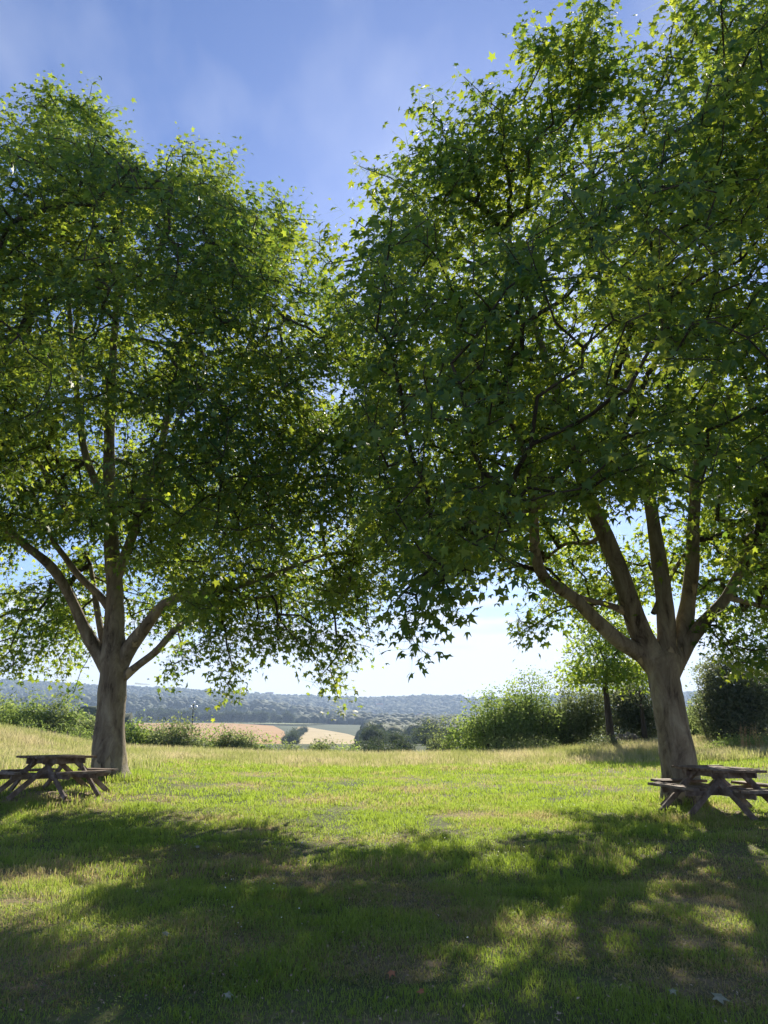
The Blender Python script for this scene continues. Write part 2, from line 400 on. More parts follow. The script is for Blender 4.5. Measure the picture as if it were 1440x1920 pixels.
draped('ploughed_field', [(470, 470, 536), (600, 380, 545), (820, 300, 540), (980, 240, 520), (1060, 230, 440)], M_soil, 0.9, 'orange brown bare field in the valley left of the copse')
draped('stubble_field', [(470, 566, 700), (600, 560, 690), (760, 560, 655), (900, 562, 600), (960, 566, 580)], M_straw, 0.9, 'tan stubble field in the valley right of the copse')
draped('green_field', [(1065, 200, 560), (1120, 200, 620)], M_grassfield, 0.9, 'thin strip of pale green field along the valley tree line')
draped('hill_clearing', [(2860, 262, 292), (2960, 264, 290)], M_pale, 5.0, 'pale clearing just under the ridge line on the left')
draped('hill_track', [(1380, 461, 466), (1560, 467, 471), (1750, 473, 478)], M_pale, 0.5, 'pale straight cut running down the wooded hillside', nr=40, nc=4)

# ------------------------------------------------------------------ leaves and branches
def palmate():
    ring = [(180, .12), (-128, .60), (-95, .40), (-60, .88), (-32, .50), (0, 1.05), (32, .50), (60, .88), (95, .40), (128, .60)]
    V = [(0.0, 0.0, 0.0)]
    for a, r in ring:
        V.append((math.sin(R(a)) * r, math.cos(R(a)) * r, -0.22 * r * r if r > 0.55 else -0.03))
    Fc = [(0, 1 + i, 1 + (i + 1) % 10) for i in range(10)]
    return np.array(V), np.array(Fc)
T_PALM = palmate()
T_OVAL = (np.array([(0, -0.6, 0), (0.42, 0, 0.08), (0, 0.8, 0), (-0.42, 0, 0.08)]), np.array([(0, 1, 2), (0, 2, 3)]))
T_CLUMP = (np.array([(0, -0.7, 0), (0.5, -0.1, 0.15), (0.25, 0.7, 0), (-0.35, 0.5, 0.1), (-0.55, -0.2, 0)]), np.array([(0, 1, 2), (0, 2, 3), (0, 3, 4)]))

def leaf_mesh(pos, nrm, head, size, T, g):
    V0, F0 = T
    nrm = norm(nrm)
    t = norm(head - (head * nrm).sum(-1, keepdims=True) * nrm)
    s = np.cross(t, nrm)
    n = len(pos)
    curl = g.uniform(0.2, 3.0, n)[:, None, None]
    L = V0[None] * size[:, None, None] * np.stack([g.uniform(.62, 1.1, n), g.uniform(.85, 1.15, n), np.ones(n)], -1)[:, None]
    V = pos[:, None] + L[..., 0:1] * s[:, None] + L[..., 1:2] * t[:, None] + L[..., 2:3] * nrm[:, None] * curl
    Fc = F0[None] + (np.arange(n) * len(V0))[:, None, None]
    return V.reshape(-1, 3), Fc.reshape(-1, 3), np.repeat(g.random(n), len(V0))

def tube(pts, rad, sides=10, wob=0.0, g=rng, cap=True):
    """smooth tapering tube along points (n,3), quads"""
    pts = np.asarray(pts, float); rad = np.asarray(rad, float); n = len(pts)
    tn = norm(np.gradient(pts, axis=0))
    ref = np.array([1.0, 0.1, 0.05])
    a = norm(np.cross(tn, ref)); b = np.cross(tn, a)
    th = np.linspace(0, 2 * math.pi, sides, endpoint=False)
    ring = a[:, None] * np.cos(th)[None, :, None] + b[:, None] * np.sin(th)[None, :, None]
    r = rad[:, None, None] * np.ones((n, sides, 1))
    V = pts[:, None] + ring * r
    if wob:
        V = V + ring * r * ((vnoise(V, 2.2, 11) - 0.5)[..., None] * wob * 2 + (vnoise(V, 6.5, 12) - 0.5)[..., None] * wob)
    i = np.arange(n * sides).reshape(n, sides)
    j = np.roll(i, -1, 1)
    Fq = np.stack([i[:-1], i[1:], j[1:], j[:-1]], -1).reshape(-1, 4)
    return V.reshape(-1, 3), Fq

def spline(pts, rad, step=0.25):
    """Catmull-Rom resample"""
    p = np.asarray(pts, float); r = np.asarray(rad, float)
    q = np.vstack([2 * p[0] - p[1], p, 2 * p[-1] - p[-2]])
    O, OR = [], []
    for i in range(len(p) - 1):
        n = max(2, int(np.linalg.norm(p[i + 1] - p[i]) / step))
        t = np.linspace(0, 1, n, endpoint=False)[:, None]
        a, b, c, d = q[i], q[i + 1], q[i + 2], q[i + 3]
        O.append(0.5 * ((2 * b) + (-a + c) * t + (2 * a - 5 * b + 4 * c - d) * t ** 2 + (-a + 3 * b - 3 * c + d) * t ** 3))
        OR.append(r[i] * (1 - t[:, 0]) + r[i + 1] * t[:, 0])
    O.append(p[-1:]); OR.append(r[-1:])
    return np.vstack(O), np.concatenate(OR)

def grow(skel, tips, root, step=0.32, bias=0.26, r_tip=0.0055, g=rng):
    """join every tip to the nearest wood already grown; returns twig edges (a, b, ra, rb) and tip directions"""
    N0 = len(skel)
    cap = N0 + len(tips) * 60
    pos = np.zeros((cap, 3)); pos[:N0] = skel
    plen = np.zeros(cap); plen[:N0] = np.linalg.norm(skel - root, axis=1)
    par = np.full(cap, -1); cnt = N0
    dmin = np.full(len(tips), 1e9)
    for s in range(0, N0, 400):
        dmin = np.minimum(dmin, np.linalg.norm(tips[:, None] - skel[None, s:s + 400], axis=2).min(1))
    order = np.argsort(dmin)
    tipnode = np.zeros(len(tips), int)
    for k in order:
        t = tips[k]
        d = np.linalg.norm(pos[:cnt] - t, axis=1)
        i = int(np.argmin(d + bias * plen[:cnt]))
        L = d[i]; a = pos[i]
        m = max(1, int(L / step))
        if m > 40: m = 40
        bow = np.array([0, 0, 0.10 * L]) + g.normal(0, 0.06, 3) * L
        prev = i
        for s in range(1, m + 1):
            u = s / m
            pos[cnt] = a * (1 - u) + t * u + bow * 4 * u * (1 - u) * 0.5 + (g.normal(0, 0.02, 3) if s < m else 0)
            par[cnt] = prev; plen[cnt] = plen[i] + L * u; prev = cnt; cnt += 1
        tipnode[k] = prev
    pos, par = pos[:cnt], par[:cnt]
    load = np.zeros(cnt); load[tipnode] += 1
    for j in range(cnt - 1, N0 - 1, -1):
        load[par[j]] += load[j]
    rad = r_tip * np.power(np.maximum(load, 1), 0.47)
    e = np.arange(N0, cnt); pa = par[e]
    rb = rad[e]; ra = np.minimum(np.where(pa >= N0, rad[pa], rb * 1.25), rb * 1.6)
    return pos[pa], pos[e], ra, rb, pos, par, N0, tipnode

def edge_mesh(A, B, ra, rb, sides=4):
    d = norm(B - A); ref = np.where(np.abs(d[:, 2:3]) > 0.9, np.array([[1.0, 0, 0]]), np.array([[0, 0, 1.0]]))
    a = norm(np.cross(d, ref)); b = np.cross(d, a)
    th = np.linspace(0, 2 * math.pi, sides, endpoint=False)
    ring = a[:, None] * np.cos(th)[None, :, None] + b[:, None] * np.sin(th)[None, :, None]
    ext = d * (rb * 0.5)[:, None]
    V = np.concatenate([A[:, None] - ext[:, None] + ring * ra[:, None, None], B[:, None] + ext[:, None] + ring * rb[:, None, None]], 1)
    f = [(i, (i + 1) % sides, sides + (i + 1) % sides, sides + i) for i in range(sides)]
    Fq = np.array(f)[None] + (np.arange(len(A)) * sides * 2)[:, None, None]
    return V.reshape(-1, 3), Fq.reshape(-1, 4)

def inpoly(px, py, poly):
    r = np.zeros(len(px), bool); n = len(poly)
    for i in range(n):
        x1, y1 = poly[i]; x2, y2 = poly[(i + 1) % n]
        if y1 == y2: continue
        c = ((y1 > py) != (y2 > py)) & (px < (x2 - x1) * (py - y1) / (y2 - y1) + x1)
        r ^= c
    return r

def crown_leaves(tips, dirs, per, centre, size, g, T=T_PALM, spread=(0.24, 0.24, 0.17), flat=1.0):
    n = len(tips) * per
    base = np.repeat(tips, per, 0); dr = np.repeat(dirs, per, 0)
    u = g.uniform(-0.55, 0.25, (n, 1))
    off = np.clip(g.normal(0, 1, (n, 3)), -1.5, 1.5) * np.array(spread)
    pos = base + dr * u + off
    pos[:, 2] -= 0.10
    out = norm(pos - centre) * np.array([1, 1, 0.6])
    nrm = np.array([0, 0, 1.0]) * flat + g.normal(0, 0.55, (n, 3)) + out * 0.45
    head = norm(off + dr * 0.2) * 0.6 + out * 0.5 + np.array([0, 0, -0.75]) + g.normal(0, 0.3, (n, 3))
    sz = size * g.uniform(0.48, 1.28, n)
    V, Fc, rn = leaf_mesh(pos, nrm, head, sz, T, g)
    a = base + dr * u * 0.9
    w = norm(np.cross(pos - a, g.normal(0, 1, (n, 3)))) * 0.004
    PV = np.stack([a - w, a + w, pos], 1).reshape(-1, 3)
    PF = np.arange(3 * n).reshape(n, 3) + len(V)
    return np.vstack([V, PV]), np.vstack([Fc, PF]), np.concatenate([rn, np.full(3 * n, .3)])

def trace(pts):
    """(px, py, distance, radius) along a limb"""
    return np.array([P(a, b, c) for a, b, c, r in pts]), np.array([p[3] for p in pts])

def plane_tree(label, base, trunk_pts, limb_list, ells, polys, rules, extra, n_tips, per, seed, hole, lanes=.425, lseed=91, size=.108):
    g = np.random.default_rng(seed)
    root = thing('plane_tree', label, 'tree', tuple(base))
    b = np.array(base)
    # trunk with root flare, ridged
    tp, tr = spline(*trunk_pts, 0.12)
    V, Fq = tube(tp, tr, 40, 0.10, g)
    V = V.reshape(len(tp), 40, 3)
    hz = tp[:, 2] - tp[0, 2]
    fl = np.exp(-np.maximum(hz, 0) / 0.32) * 0.50
    th = np.linspace(0, 2 * math.pi, 40, endpoint=False)
    lob = 1 + fl[:, None] * (0.55 + 0.45 * np.sin(th * 5 + seed) + 0.3 * np.sin(th * 3 + 1.0))[None]
    V = tp[:, None] + (V - tp[:, None]) * lob[..., None]
    mesh_np('trunk', V.reshape(-1, 3) - b, Fq, M_bark, root, True)
    skel = [tp[hz > 2.2]]
    for pts in limb_list:
        lp, lr = spline(*trace(pts), 0.2)
        V, Fq = tube(lp, lr, 16, 0.09, g)
        mesh_np('limb', V - b, Fq, M_bark, root, True)
        skel.append(lp[3:])
    skel = np.vstack(skel)
    # crown: tips spread through the outer volume of overlapping ellipsoids
    tips = []
    tot = sum(e[6] for e in ells)
    for (cx, cy, cz, rx, ry, rz, w) in ells:
        m = int(n_tips * w / tot * 14)
        v = norm(g.normal(0, 1, (m, 3))); rr = (g.uniform(0.30, 1, (m, 1))) ** 0.50
        tips.append(np.array([cx, cy, cz]) + v * rr * np.array([rx, ry, rz]))
    tips = np.vstack(tips); g.shuffle(tips)
    px, py = proj(tips)
    wob = (vnoise(tips, 0.9, seed) - 0.5) * 70
    ok = np.ones(len(tips), bool)
    mg = 0.42 * FPX / np.maximum(tips[:, 1], 3)
    for dx, dy in ((0, 0), (1, 0), (-1, 0), (0, 1), (0, -.7)):
        ok &= inpoly(px + wob * .6 + mg * dx, py + wob * 0.4 + mg * dy, polys[0])
    # clear lanes through the crown along which sun patches reach the lawn
    sd = np.array(sun_dir); e1 = norm(np.cross(sd, [0, 0, 1.0])); e2 = np.cross(sd, e1)
    lane = np.stack([tips @ e1, tips @ e2, 0 * px], -1)
    ok &= (vnoise(lane, 0.62, lseed) * .6 + vnoise(lane, 1.7, lseed + 1) * .4) > lanes
    ok &= rules(tips, px, py)
    ok &= tips[:, 2] > 2.0
    ok &= (vnoise(tips, 0.55, seed + 5) * 0.6 + vnoise(tips, 1.3, seed + 6) * 0.4) > hole
    tips = tips[ok]
    cell = np.floor(tips / 0.44).astype(np.int64)                 # even spacing, no knots of twigs
    _, first = np.unique(cell[:, 0] * 1000003 + cell[:, 1] * 1009 + cell[:, 2], return_index=True)
    tips = tips[np.sort(first)]; avail = len(tips)
    tips = tips[:n_tips]
    open('/tmp/log.txt','a').write(f'{label} {avail} {len(tips)}\n')
    if extra: 
        ex = []
        for (a, c, d, n, s) in extra:
            q = P(a, c, d); ex.append(q + g.normal(0, s, (n, 3)) * np.array([1, 1, 0.8]))
        tips = np.vstack([tips] + ex)
    A, B, ra, rb, pos, par, N0, tn = grow(skel, tips, tp[-1], g=g)
    V, Fq = edge_mesh(A, B, ra, rb, 5)
    mesh_np('branches', V - b, Fq, M_twig, root, True)
    dirs = norm(pos[tn] - pos[par[tn]])
    cen = np.average(tips, axis=0)
    V, Fc, rn = crown_leaves(tips, dirs, per, cen, size, g)
    # leaves along the inner twigs
    e = np.arange(N0, len(pos)); e = e[(g.random(len(e)) < 0.42)]
    e = e[np.isin(e, tn, invert=True)]
    V2, F2, r2 = crown_leaves(pos[e], norm(pos[e] - pos[par[e]]), 2, cen, 0.085, g, spread=(0.2, 0.2, 0.15))
    keep = pos[e]
    mesh_np('crown', np.vstack([V, V2]) - b, np.vstack([Fc, F2 + len(V)]), M_leaf, root, rnd=np.concatenate([rn, r2]))
    print('leaves', len(tips) * per + len(e) * 3, 'edges', len(A))
    return root

def cone_mass(pts): return pts

# ---- right-hand plane tree
DR = 15.7
gR = Pg(1281, DR)
def at_trunk(px, py, d): return P(px, py, d)
rt = [gR + np.array([0.0, 0, -0.15]), P(1276, 1450, DR), P(1262, 1370, DR), P(1250, 1300, DR), P(1243, 1255, DR), P(1246, 1225, DR)]
limbs_R = [[(a, b, c + 1.9, r * 1.02) for a, b, c, r in L_] for L_ in [
 [(1240, 1262, 13.8, .24), (1205, 1228, 13.75, .19), (1165, 1205, 13.6, .155), (1120, 1165, 13.3, .14), (1075, 1120, 12.9, .125), (1022, 1085, 12.4, .11), (1004, 1035, 12.0, .10), (1000, 960, 11.6, .085), (985, 850, 11.0, .06), (940, 760, 10.4, .04)],
 [(1243, 1262, 13.8, .27), (1205, 1195, 13.8, .24), (1178, 1120, 13.6, .20), (1160, 1065, 13.5, .18), (1135, 1005, 13.3, .165), (1112, 955, 13.1, .15), (1085, 880, 12.8, .125), (1050, 760, 12.2, .095), (1000, 600, 11.4, .06), (950, 430, 10.8, .03)],
 [(1250, 1262, 13.8, .26), (1250, 1190, 13.8, .20), (1245, 1120, 13.7, .175), (1234, 1040, 13.7, .16), (1222, 960, 13.6, .14), (1205, 850, 13.3, .12), (1180, 700, 12.9, .095), (1140, 520, 12.3, .07), (1112, 380, 11.8, .05), (1105, 200, 11.2, .03), (1110, 60, 10.8, .012)],
 [(1252, 1275, 13.85, .20), (1278, 1195, 14.0, .19), (1290, 1130, 14.1, .16), (1298, 1060, 14.1, .145), (1300, 980, 14.0, .13), (1310, 860, 13.6, .11), (1340, 700, 13.0, .085), (1345, 560, 12.4, .065), (1330, 380, 11.6, .04), (1300, 200, 11.0, .02)],
 [(1252, 1275, 13.85, .20), (1276, 1225, 13.9, .19), (1302, 1188, 13.9, .155), (1335, 1150, 13.8, .125), (1362, 1120, 13.6, .11), (1385, 1075, 13.4, .095), (1420, 1000, 13.0, .08), (1480, 880, 12.4, .06), (1560, 700, 11.5, .04)],
 [(1176, 1148, 13.65, .085), (1140, 1134, 13.5, .06), (1105, 1125, 13.3, .05), (1070, 1112, 13.0, .04)],
 [(1225, 1150, 13.7, .06), (1252, 1090, 13.9, .05), (1280, 1045, 14.2, .04), (1300, 1020, 14.6, .03)],
 [(1135, 1000, 13.3, .06), (1100, 1020, 13.9, .04), (1060, 1020, 14.6, .035), (1010, 1060, 15.6, .03)],
 [(1100, 930, 13.1, .07), (1060, 935, 12.5, .05), (980, 960, 11.0, .04), (880, 980, 9.6, .03), (800, 1020, 8.8, .02)],
 [(1362, 1120, 13.6, .06), (1420, 1135, 14.0, .045), (1480, 1150, 14.5, .03)],
 [(1310, 860, 13.6, .07), (1380, 720, 12.8, .06), (1440, 660, 12.0, .045), (1500, 560, 11.0, .03)],
]]
poly_R = [(572, 490), (610, 470), (660, 425), (672, 360), (725, 312), (775, 245), (830, 222), (885, 230), (950, 175), (1010, 195), (1060, 215), (1120, 205), (1190, 185), (1240, 205), (1268, 130), (1262, -50), (1262, -2500), (4200, -2500), (4200, 1215), (1440, 1215), (1385, 1205), (1330, 1165), (1250, 1120), (1190, 1160), (1120, 1180), (1040, 1200), (1005, 1190), (965, 1140), (920, 1095), (860, 1110), (800, 1130), (765, 1090), (730, 1120), (690, 1130), (660, 1060), (600, 900), (625, 700), (560, 560)]
def rules_R(t, px, py):
    ok = np.ones(len(t), bool)
    front = t[:, 1] < 15.7
    ok &= ~(front & (px > 990) & (px < 1400) & (py > 930))
    ok &= ~(front & (px > 930) & (py > 1080))
    ok &= ~((~front) & (px > 1190) & (px < 1300) & (py > 1120))
    # the low curtain over the lawn hangs well in front of the trunk
    ok &= t[:, 1] > 5.2
    # opening towards the sky between the limbs
    ok &= ~((np.hypot((px - 1150) / 34, (py - 975) / 42) < 1) & (t[:, 1] > 8))
    ok &= ~((np.hypot((px - 640) / 50, (py - 730) / 26) < 1))
    ok &= ~((np.hypot((px - 760) / 24, (py - 820) / 30) < 1))
    return ok
extra_R = [(800, 335, 12.2, 14, .4), (850, 305, 12.2, 14, .4), (900, 270, 12.0, 14, .4), (765, 400, 12.4, 14, .4), (820, 400, 12.6, 14, .45), (890, 360, 12.6, 14, .45), (950, 260, 12.0, 12, .4), (1010, 240, 12.0, 12, .4), (920, 400, 12.8, 14, .5), (860, 460, 13.0, 14, .5), (940, 540, 13.0, 12, .5), (900, 420, 13.0, 16, .5), (960, 480, 13.0, 16, .5), (980, 380, 12.8, 16, .5), (870, 350, 12.6, 12, .45), (1010, 300, 12.4, 14, .45), (940, 320, 12.4, 12, .45), (1050, 230, 12.0, 12, .4), (1108, 20, 10.8, 11, 0.16), (1105, 90, 10.9, 17, 0.22), (1085, 150, 11, 16, 0.25), (1030, 95, 10.9, 17, 0.22), (1005, 75, 10.9, 11, 0.16), (1130, 130, 10.9, 12, 0.18), (1110, 200, 11.2, 16, 0.29),
           (1190, 130, 11.0, 8, 0.14), (1200, 180, 11, 12, 0.25), (960, 175, 11, 4, 0.23), (825, 215, 11.2, 4, 0.23), (795, 265, 11.3, 4, 0.29), (600, 470, 11.8, 9, 0.2), 
           (1285, 60, 10, 24, 0.25), (1265, 130, 10, 11, 0.18), (1380, 60, 7.5, 20, 0.32), (1430, 160, 7.2, 20, 0.32),
           (782, 1150, 9.6, 6, 0.1), (768, 1195, 9.6, 2, 0.04), (825, 1110, 9.6, 9, 0.16), (745, 1110, 9.8, 6, 0.13), (880, 1080, 9.8, 6, 0.14), (748, 355, 11.6, 9, 0.38), (800, 295, 11.5, 9, 0.38), (850, 245, 11.3, 9, 0.38), (920, 215, 11.2, 8, 0.38), (705, 430, 11.8, 8, 0.38), (760, 350, 11.6, 9, 0.47), (860, 310, 11.4, 9, 0.47), (960, 245, 11.1, 8, 0.47), 
           (985, 1175, 15.5, 9, 0.2),
           (1385, 1200, 15.5, 9, 0.18), (1430, 1215, 15, 9, 0.18), (1385, 1240, 15.5, 4, 0.09), (1440, 1250, 15, 4, 0.11), (1340, 1180, 15.5, 6, 0.18)]
tree_R = plane_tree('tall plane tree beside the right picnic table, forking low into five limbs', gR,
    (rt, [.385, .345, .32, .313, .32, .30]), limbs_R,
    [(6.0, 13.8, 8.0, 7.6, 7.2, 6.6, 1.0), (7.5, 11.0, 9.5, 7.0, 5.0, 5.5, 0.5), (2.6, 10.8, 6.4, 4.2, 4.4, 4.2, 0.42), (5.6, 18.0, 6.2, 6.0, 4.0, 3.8, 0.34)],
    [poly_R], rules_R, extra_R, 5500, 17, 21, 0.40)

# ---- left-hand plane tree
DL = 19.0
gL = Pg(204, DL)
lt = [gL + np.array([0.0, 0, -0.15]), P(204, 1405, DL), P(208, 1340, DL), P(212, 1280, DL), P(214, 1235, DL), P(214, 1180, DL), P(215, 1130, DL), P(213, 1080, DL),
      P(208, 1000, 18.9), P(205, 900, 18.6), P(206, 780, 18.2), P(215, 620, 17.5), P(225, 480, 17.0), P(230, 350, 16.5)]
limbs_L = [
 [(208, 1262, 19.0, .24), (183, 1222, 18.95, .18), (158, 1178, 18.8, .15), (132, 1120, 18.5, .13), (98, 1065, 18.1, .12), (45, 1020, 17.6, .10), (-20, 960, 17.0, .08), (-90, 850, 16.3, .05)],
 [(212, 1150, 19.0, .12), (185, 1115, 18.9, .10), (150, 1082, 18.7, .085), (122, 1045, 18.5, .075), (95, 1005, 18.2, .06), (60, 920, 17.8, .04)],
 [(216, 1262, 19.0, .24), (245, 1212, 18.9, .19), (275, 1172, 18.6, .15), (305, 1135, 18.3, .125), (345, 1118, 17.9, .105), (400, 1110, 17.5, .09), (450, 1098, 17.1, .07), (530, 1070, 16.6, .05), (610, 1040, 16.0, .03)],
 [(226, 1275, 19.0, .12), (258, 1248, 18.8, .095), (292, 1222, 18.5, .085), (320, 1190, 18.2, .075), (352, 1160, 17.9, .062), (400, 1140, 17.5, .050), (450, 1125, 17.1, .036), (510, 1118, 16.7, .02)],
 [(198, 1245, 19.1, .10), (190, 1190, 19.6, .09), (180, 1130, 20.2, .08), (170, 1060, 20.8, .06)],
 [(215, 1090, 19.0, .16), (250, 1000, 18.6, .12), (290, 880, 18.0, .10), (330, 720, 17.2, .075), (370, 560, 16.6, .05), (400, 400, 16.0, .03)],
 [(205, 960, 18.8, .11), (160, 850, 18.2, .09), (140, 700, 17.4, .07), (125, 500, 16.5, .05), (120, 300, 15.8, .025)],
 [(152, 975, 18.4, .07), (125, 960, 18.1, .06), (90, 900, 17.6, .05), (40, 800, 17.0, .03)],
 [(290, 880, 18.0, .07), (380, 780, 17.4, .055), (470, 640, 16.8, .045), (510, 480, 16.6, .03), (530, 380, 16.6, .015)],
]
poly_L = [(-2500, 190), (0, 225), (60, 212), (100, 190), (160, 205), (205, 240), (245, 262), (285, 300), (345, 290), (400, 300), (450, 330), (500, 385), (548, 400), (575, 470), (660, 500), (770, 700), (790, 900), (760, 1080), (700, 1180), (640, 1180), (560, 1170), (480, 1150), (400, 1185), (330, 1185), (255, 1150), (215, 1110), (160, 1170), (100, 1215), (0, 1245), (-300, 1270), (-2500, 1270)]
def rules_L(t, px, py):
    ok = np.ones(len(t), bool)
    front = t[:, 1] < 19.2
    ok &= ~(front & (px < 240) & (py > 1000))
    ok &= ~(front & (px < 330) & (py > 1060))
    ok &= ~(front & (px < 330) & (px > 230) & (py > 1085))
    ok &= ~(front & (px < 460) & (px > 320) & (py > 1150))
    ok &= t[:, 1] > 8
    ok &= ~((np.hypot((px - 640) / 55, (py - 730) / 30) < 1))
    ok &= ~((np.hypot((px - 760) / 24, (py - 820) / 30) < 1))
    return ok
extra_L = [(385, 1150, 17.6, 14, .32), (440, 1165, 17.2, 16, .32), (500, 1170, 16.8, 16, .32), (470, 1130, 17.4, 14, .35), (545, 1180, 16.4, 14, .3), (360, 1195, 17.6, 9, .25), (410, 1195, 17.2, 9, .22), (590, 1190, 16.2, 12, .3), (92, 186, 15.5, 19, 0.22), (100, 229, 15.6, 12, 0.30), (155, 192, 15.6, 20, 0.22), (180, 204, 15.6, 11, 0.22), (30, 224, 15.2, 12, 0.30), (170, 254, 15.6, 16, 0.34), (225, 269, 16, 9, 0.22),
           (362, 284, 15.9, 9, 0.19), (420, 314, 15.9, 11, 0.26), (525, 384, 16.5, 11, 0.22), (550, 414, 16.5, 11, 0.22), (545, 454, 16.6, 11, 0.22),
           (640, 1235, 15.6, 7, 0.17), (640, 1285, 15.6, 3, 0.08), (638, 1308, 15.6, 2, 0.04), (575, 1215, 15.8, 8, 0.22), (530, 1200, 16, 6, 0.22), (612, 1255, 15.7, 4, 0.14), (660, 1190, 15.6, 7, 0.22), (690, 1175, 15.6, 4, 0.15), (240, 314, 16, 20, 0.34), (300, 344, 16, 20, 0.34), (350, 324, 16, 20, 0.30), (420, 359, 16, 22, 0.34), (470, 394, 16.2, 22, 0.34), (520, 444, 16.4, 22, 0.34), (500, 500, 16.4, 19, 0.38), (45, 279, 15.6, 19, 0.30), (120, 244, 15.6, 19, 0.38), (590, 520, 16.5, 16, 0.34),
           (425, 1220, 17, 6, 0.11), (432, 1255, 17, 4, 0.09), (430, 1285, 17, 4, 0.06), (425, 1305, 17, 2, 0.04), (330, 1235, 17.5, 4, 0.11), (325, 1262, 17.5, 4, 0.09), (375, 1225, 17.3, 4, 0.11), (480, 1210, 16.6, 6, 0.15),
           (35, 1200, 21, 17, 0.34), (90, 1190, 21.5, 17, 0.34), (20, 1250, 21, 11, 0.22), (130, 1225, 21, 9, 0.22), (60, 1235, 21, 9, 0.22), (110, 1260, 21, 4, 0.14), (150, 1200, 21, 6, 0.19), (138, 1300, 20.5, 3, 0.09), (260, 1150, 21.5, 12, 0.38), (300, 1170, 21.5, 11, 0.38), (120, 1130, 21.5, 16, 0.38)]
tree_L = plane_tree('large plane tree on the left with straight grey trunk rising behind the left picnic table', gL,
    (lt, [.44, .385, .345, .325, .34, .255, .225, .205, .18, .16, .13, .09, .06, .03]), limbs_L,
    [(-7.6, 17.6, 8.6, 6.6, 6.4, 6.8, 1.0), (-6.0, 14.5, 9.0, 5.6, 4.6, 5.6, 0.5), (-2.8, 16.6, 5.4, 3.4, 4.4, 3.2, 0.36), (-9.0, 20.5, 5.5, 5.0, 3.6, 3.6, 0.28), (-2.4, 16.0, 9.0, 3.4, 4.0, 4.6, 0.36)],
    [poly_L], rules_L, extra_L, 7300, 16, 33, 0.40, .43, 391, .102)

# ------------------------------------------------------------------ shrubs, hedges, far trees
def shrub(name, label, cat, loc, w, dpt, h, mat, n_tips, per, leaf, seed, stems=5, low=0.05, group=None, T=T_OVAL, ragged=0.25, trunk_h=0.0, wood=True):
    g = np.random.default_rng(seed)
    root = thing(name, label, cat, tuple(loc), group)
    lobes = []
    for _ in range(7):
        a = g.uniform(0, 6.28); q = g.uniform(0.15, 0.6)
        lobes.append((math.cos(a) * q * w / 2, math.sin(a) * q * dpt / 2, h * g.uniform(low + 0.25, 0.72), w * g.uniform(.2, .34), dpt * g.uniform(.2, .34), h * g.uniform(.22, .34)))
    pts = []
    for l_ in lobes:
        v = norm(g.normal(0, 1, (n_tips // 7 + 1, 3))); rr = g.uniform(0.3, 1, (len(v), 1)) ** 0.5
        pts.append(np.array(l_[:3]) + v * rr * np.array(l_[3:]))
    # body down to the ground
    v = g.uniform(-1, 1, (n_tips // 2, 3)); v[:, 2] = g.uniform(low + .02, max(0.6, low + .15), len(v))
    rr = np.hypot(v[:, 0], v[:, 1]); v = v[rr < 1]
    pts.append(v * np.array([w * .46, dpt * .46, h]))
    tips = np.vstack(pts); tips = tips[tips[:, 2] > max(low * h, trunk_h)]
    # a few shoots that break the outline
    ns = int(12 * ragged * 4)
    a = g.uniform(0, 6.28, ns); q = g.uniform(0, 0.4, ns)
    tips = np.vstack([tips, np.stack([np.cos(a) * q * w, np.sin(a) * q * dpt, h * g.uniform(.85, 1.08, ns)], -1)])
    sk = []
    for s in range(stems):
        a = g.uniform(0, 6.28); q = g.uniform(0.05, 0.25) if stems > 1 else 0.03
        p = np.array([[math.cos(a) * q * .4 * w, math.sin(a) * q * .4 * dpt, -0.1], [math.cos(a) * q * w, math.sin(a) * q * dpt, h * .3], [math.cos(a) * q * 1.5 * w, math.sin(a) * q * 1.5 * dpt, h * .6]])
        r0 = h * (0.018 if stems > 1 else 0.035)
        sp, sr = spline(p, [r0, r0 * .7, r0 * .35], h / 10)
        sk.append((sp, sr))
    if wood:
        Vs, Fs, o = [], [], 0
        for sp, sr in sk:
            V, Fq = tube(sp, sr, 7, 0.1); Vs.append(V); Fs.append(Fq + o); o += len(V)
        A, B, ra, rb, *_ = grow(np.vstack([s[0] for s in sk]), tips[::3], np.zeros(3), step=h / 10, r_tip=0.004 * h / 3, g=g)
        V, Fq = edge_mesh(A, B, ra, rb, 3); Vs.append(V); Fs.append(Fq + o)
        mesh_np('trunk' if stems == 1 else 'stems', np.vstack(Vs), np.vstack(Fs), M_twig, root, True)
    n = len(tips) * per
    base = np.repeat(tips, per, 0)
    sp = leaf * 1.9
    pos = base + g.normal(0, sp, (n, 3))
    pos[:, 2] = np.maximum(pos[:, 2], 0.02)
    out = norm(pos - np.array([0, 0, h * 0.4]))
    V, Fc, rn = leaf_mesh(pos, g.normal(0, .8, (n, 3)) + out * .5 + np.array([0, 0, .4]), g.normal(0, 1, (n, 3)), leaf * g.uniform(.6, 1.3, n), T, g)
    mesh_np('crown', V, Fc, mat, root, rnd=rn)
    return root

def gpos(px, d, dz=0.0):
    v = Pg(px, d); return (v[0], v[1], v[2] - dz)

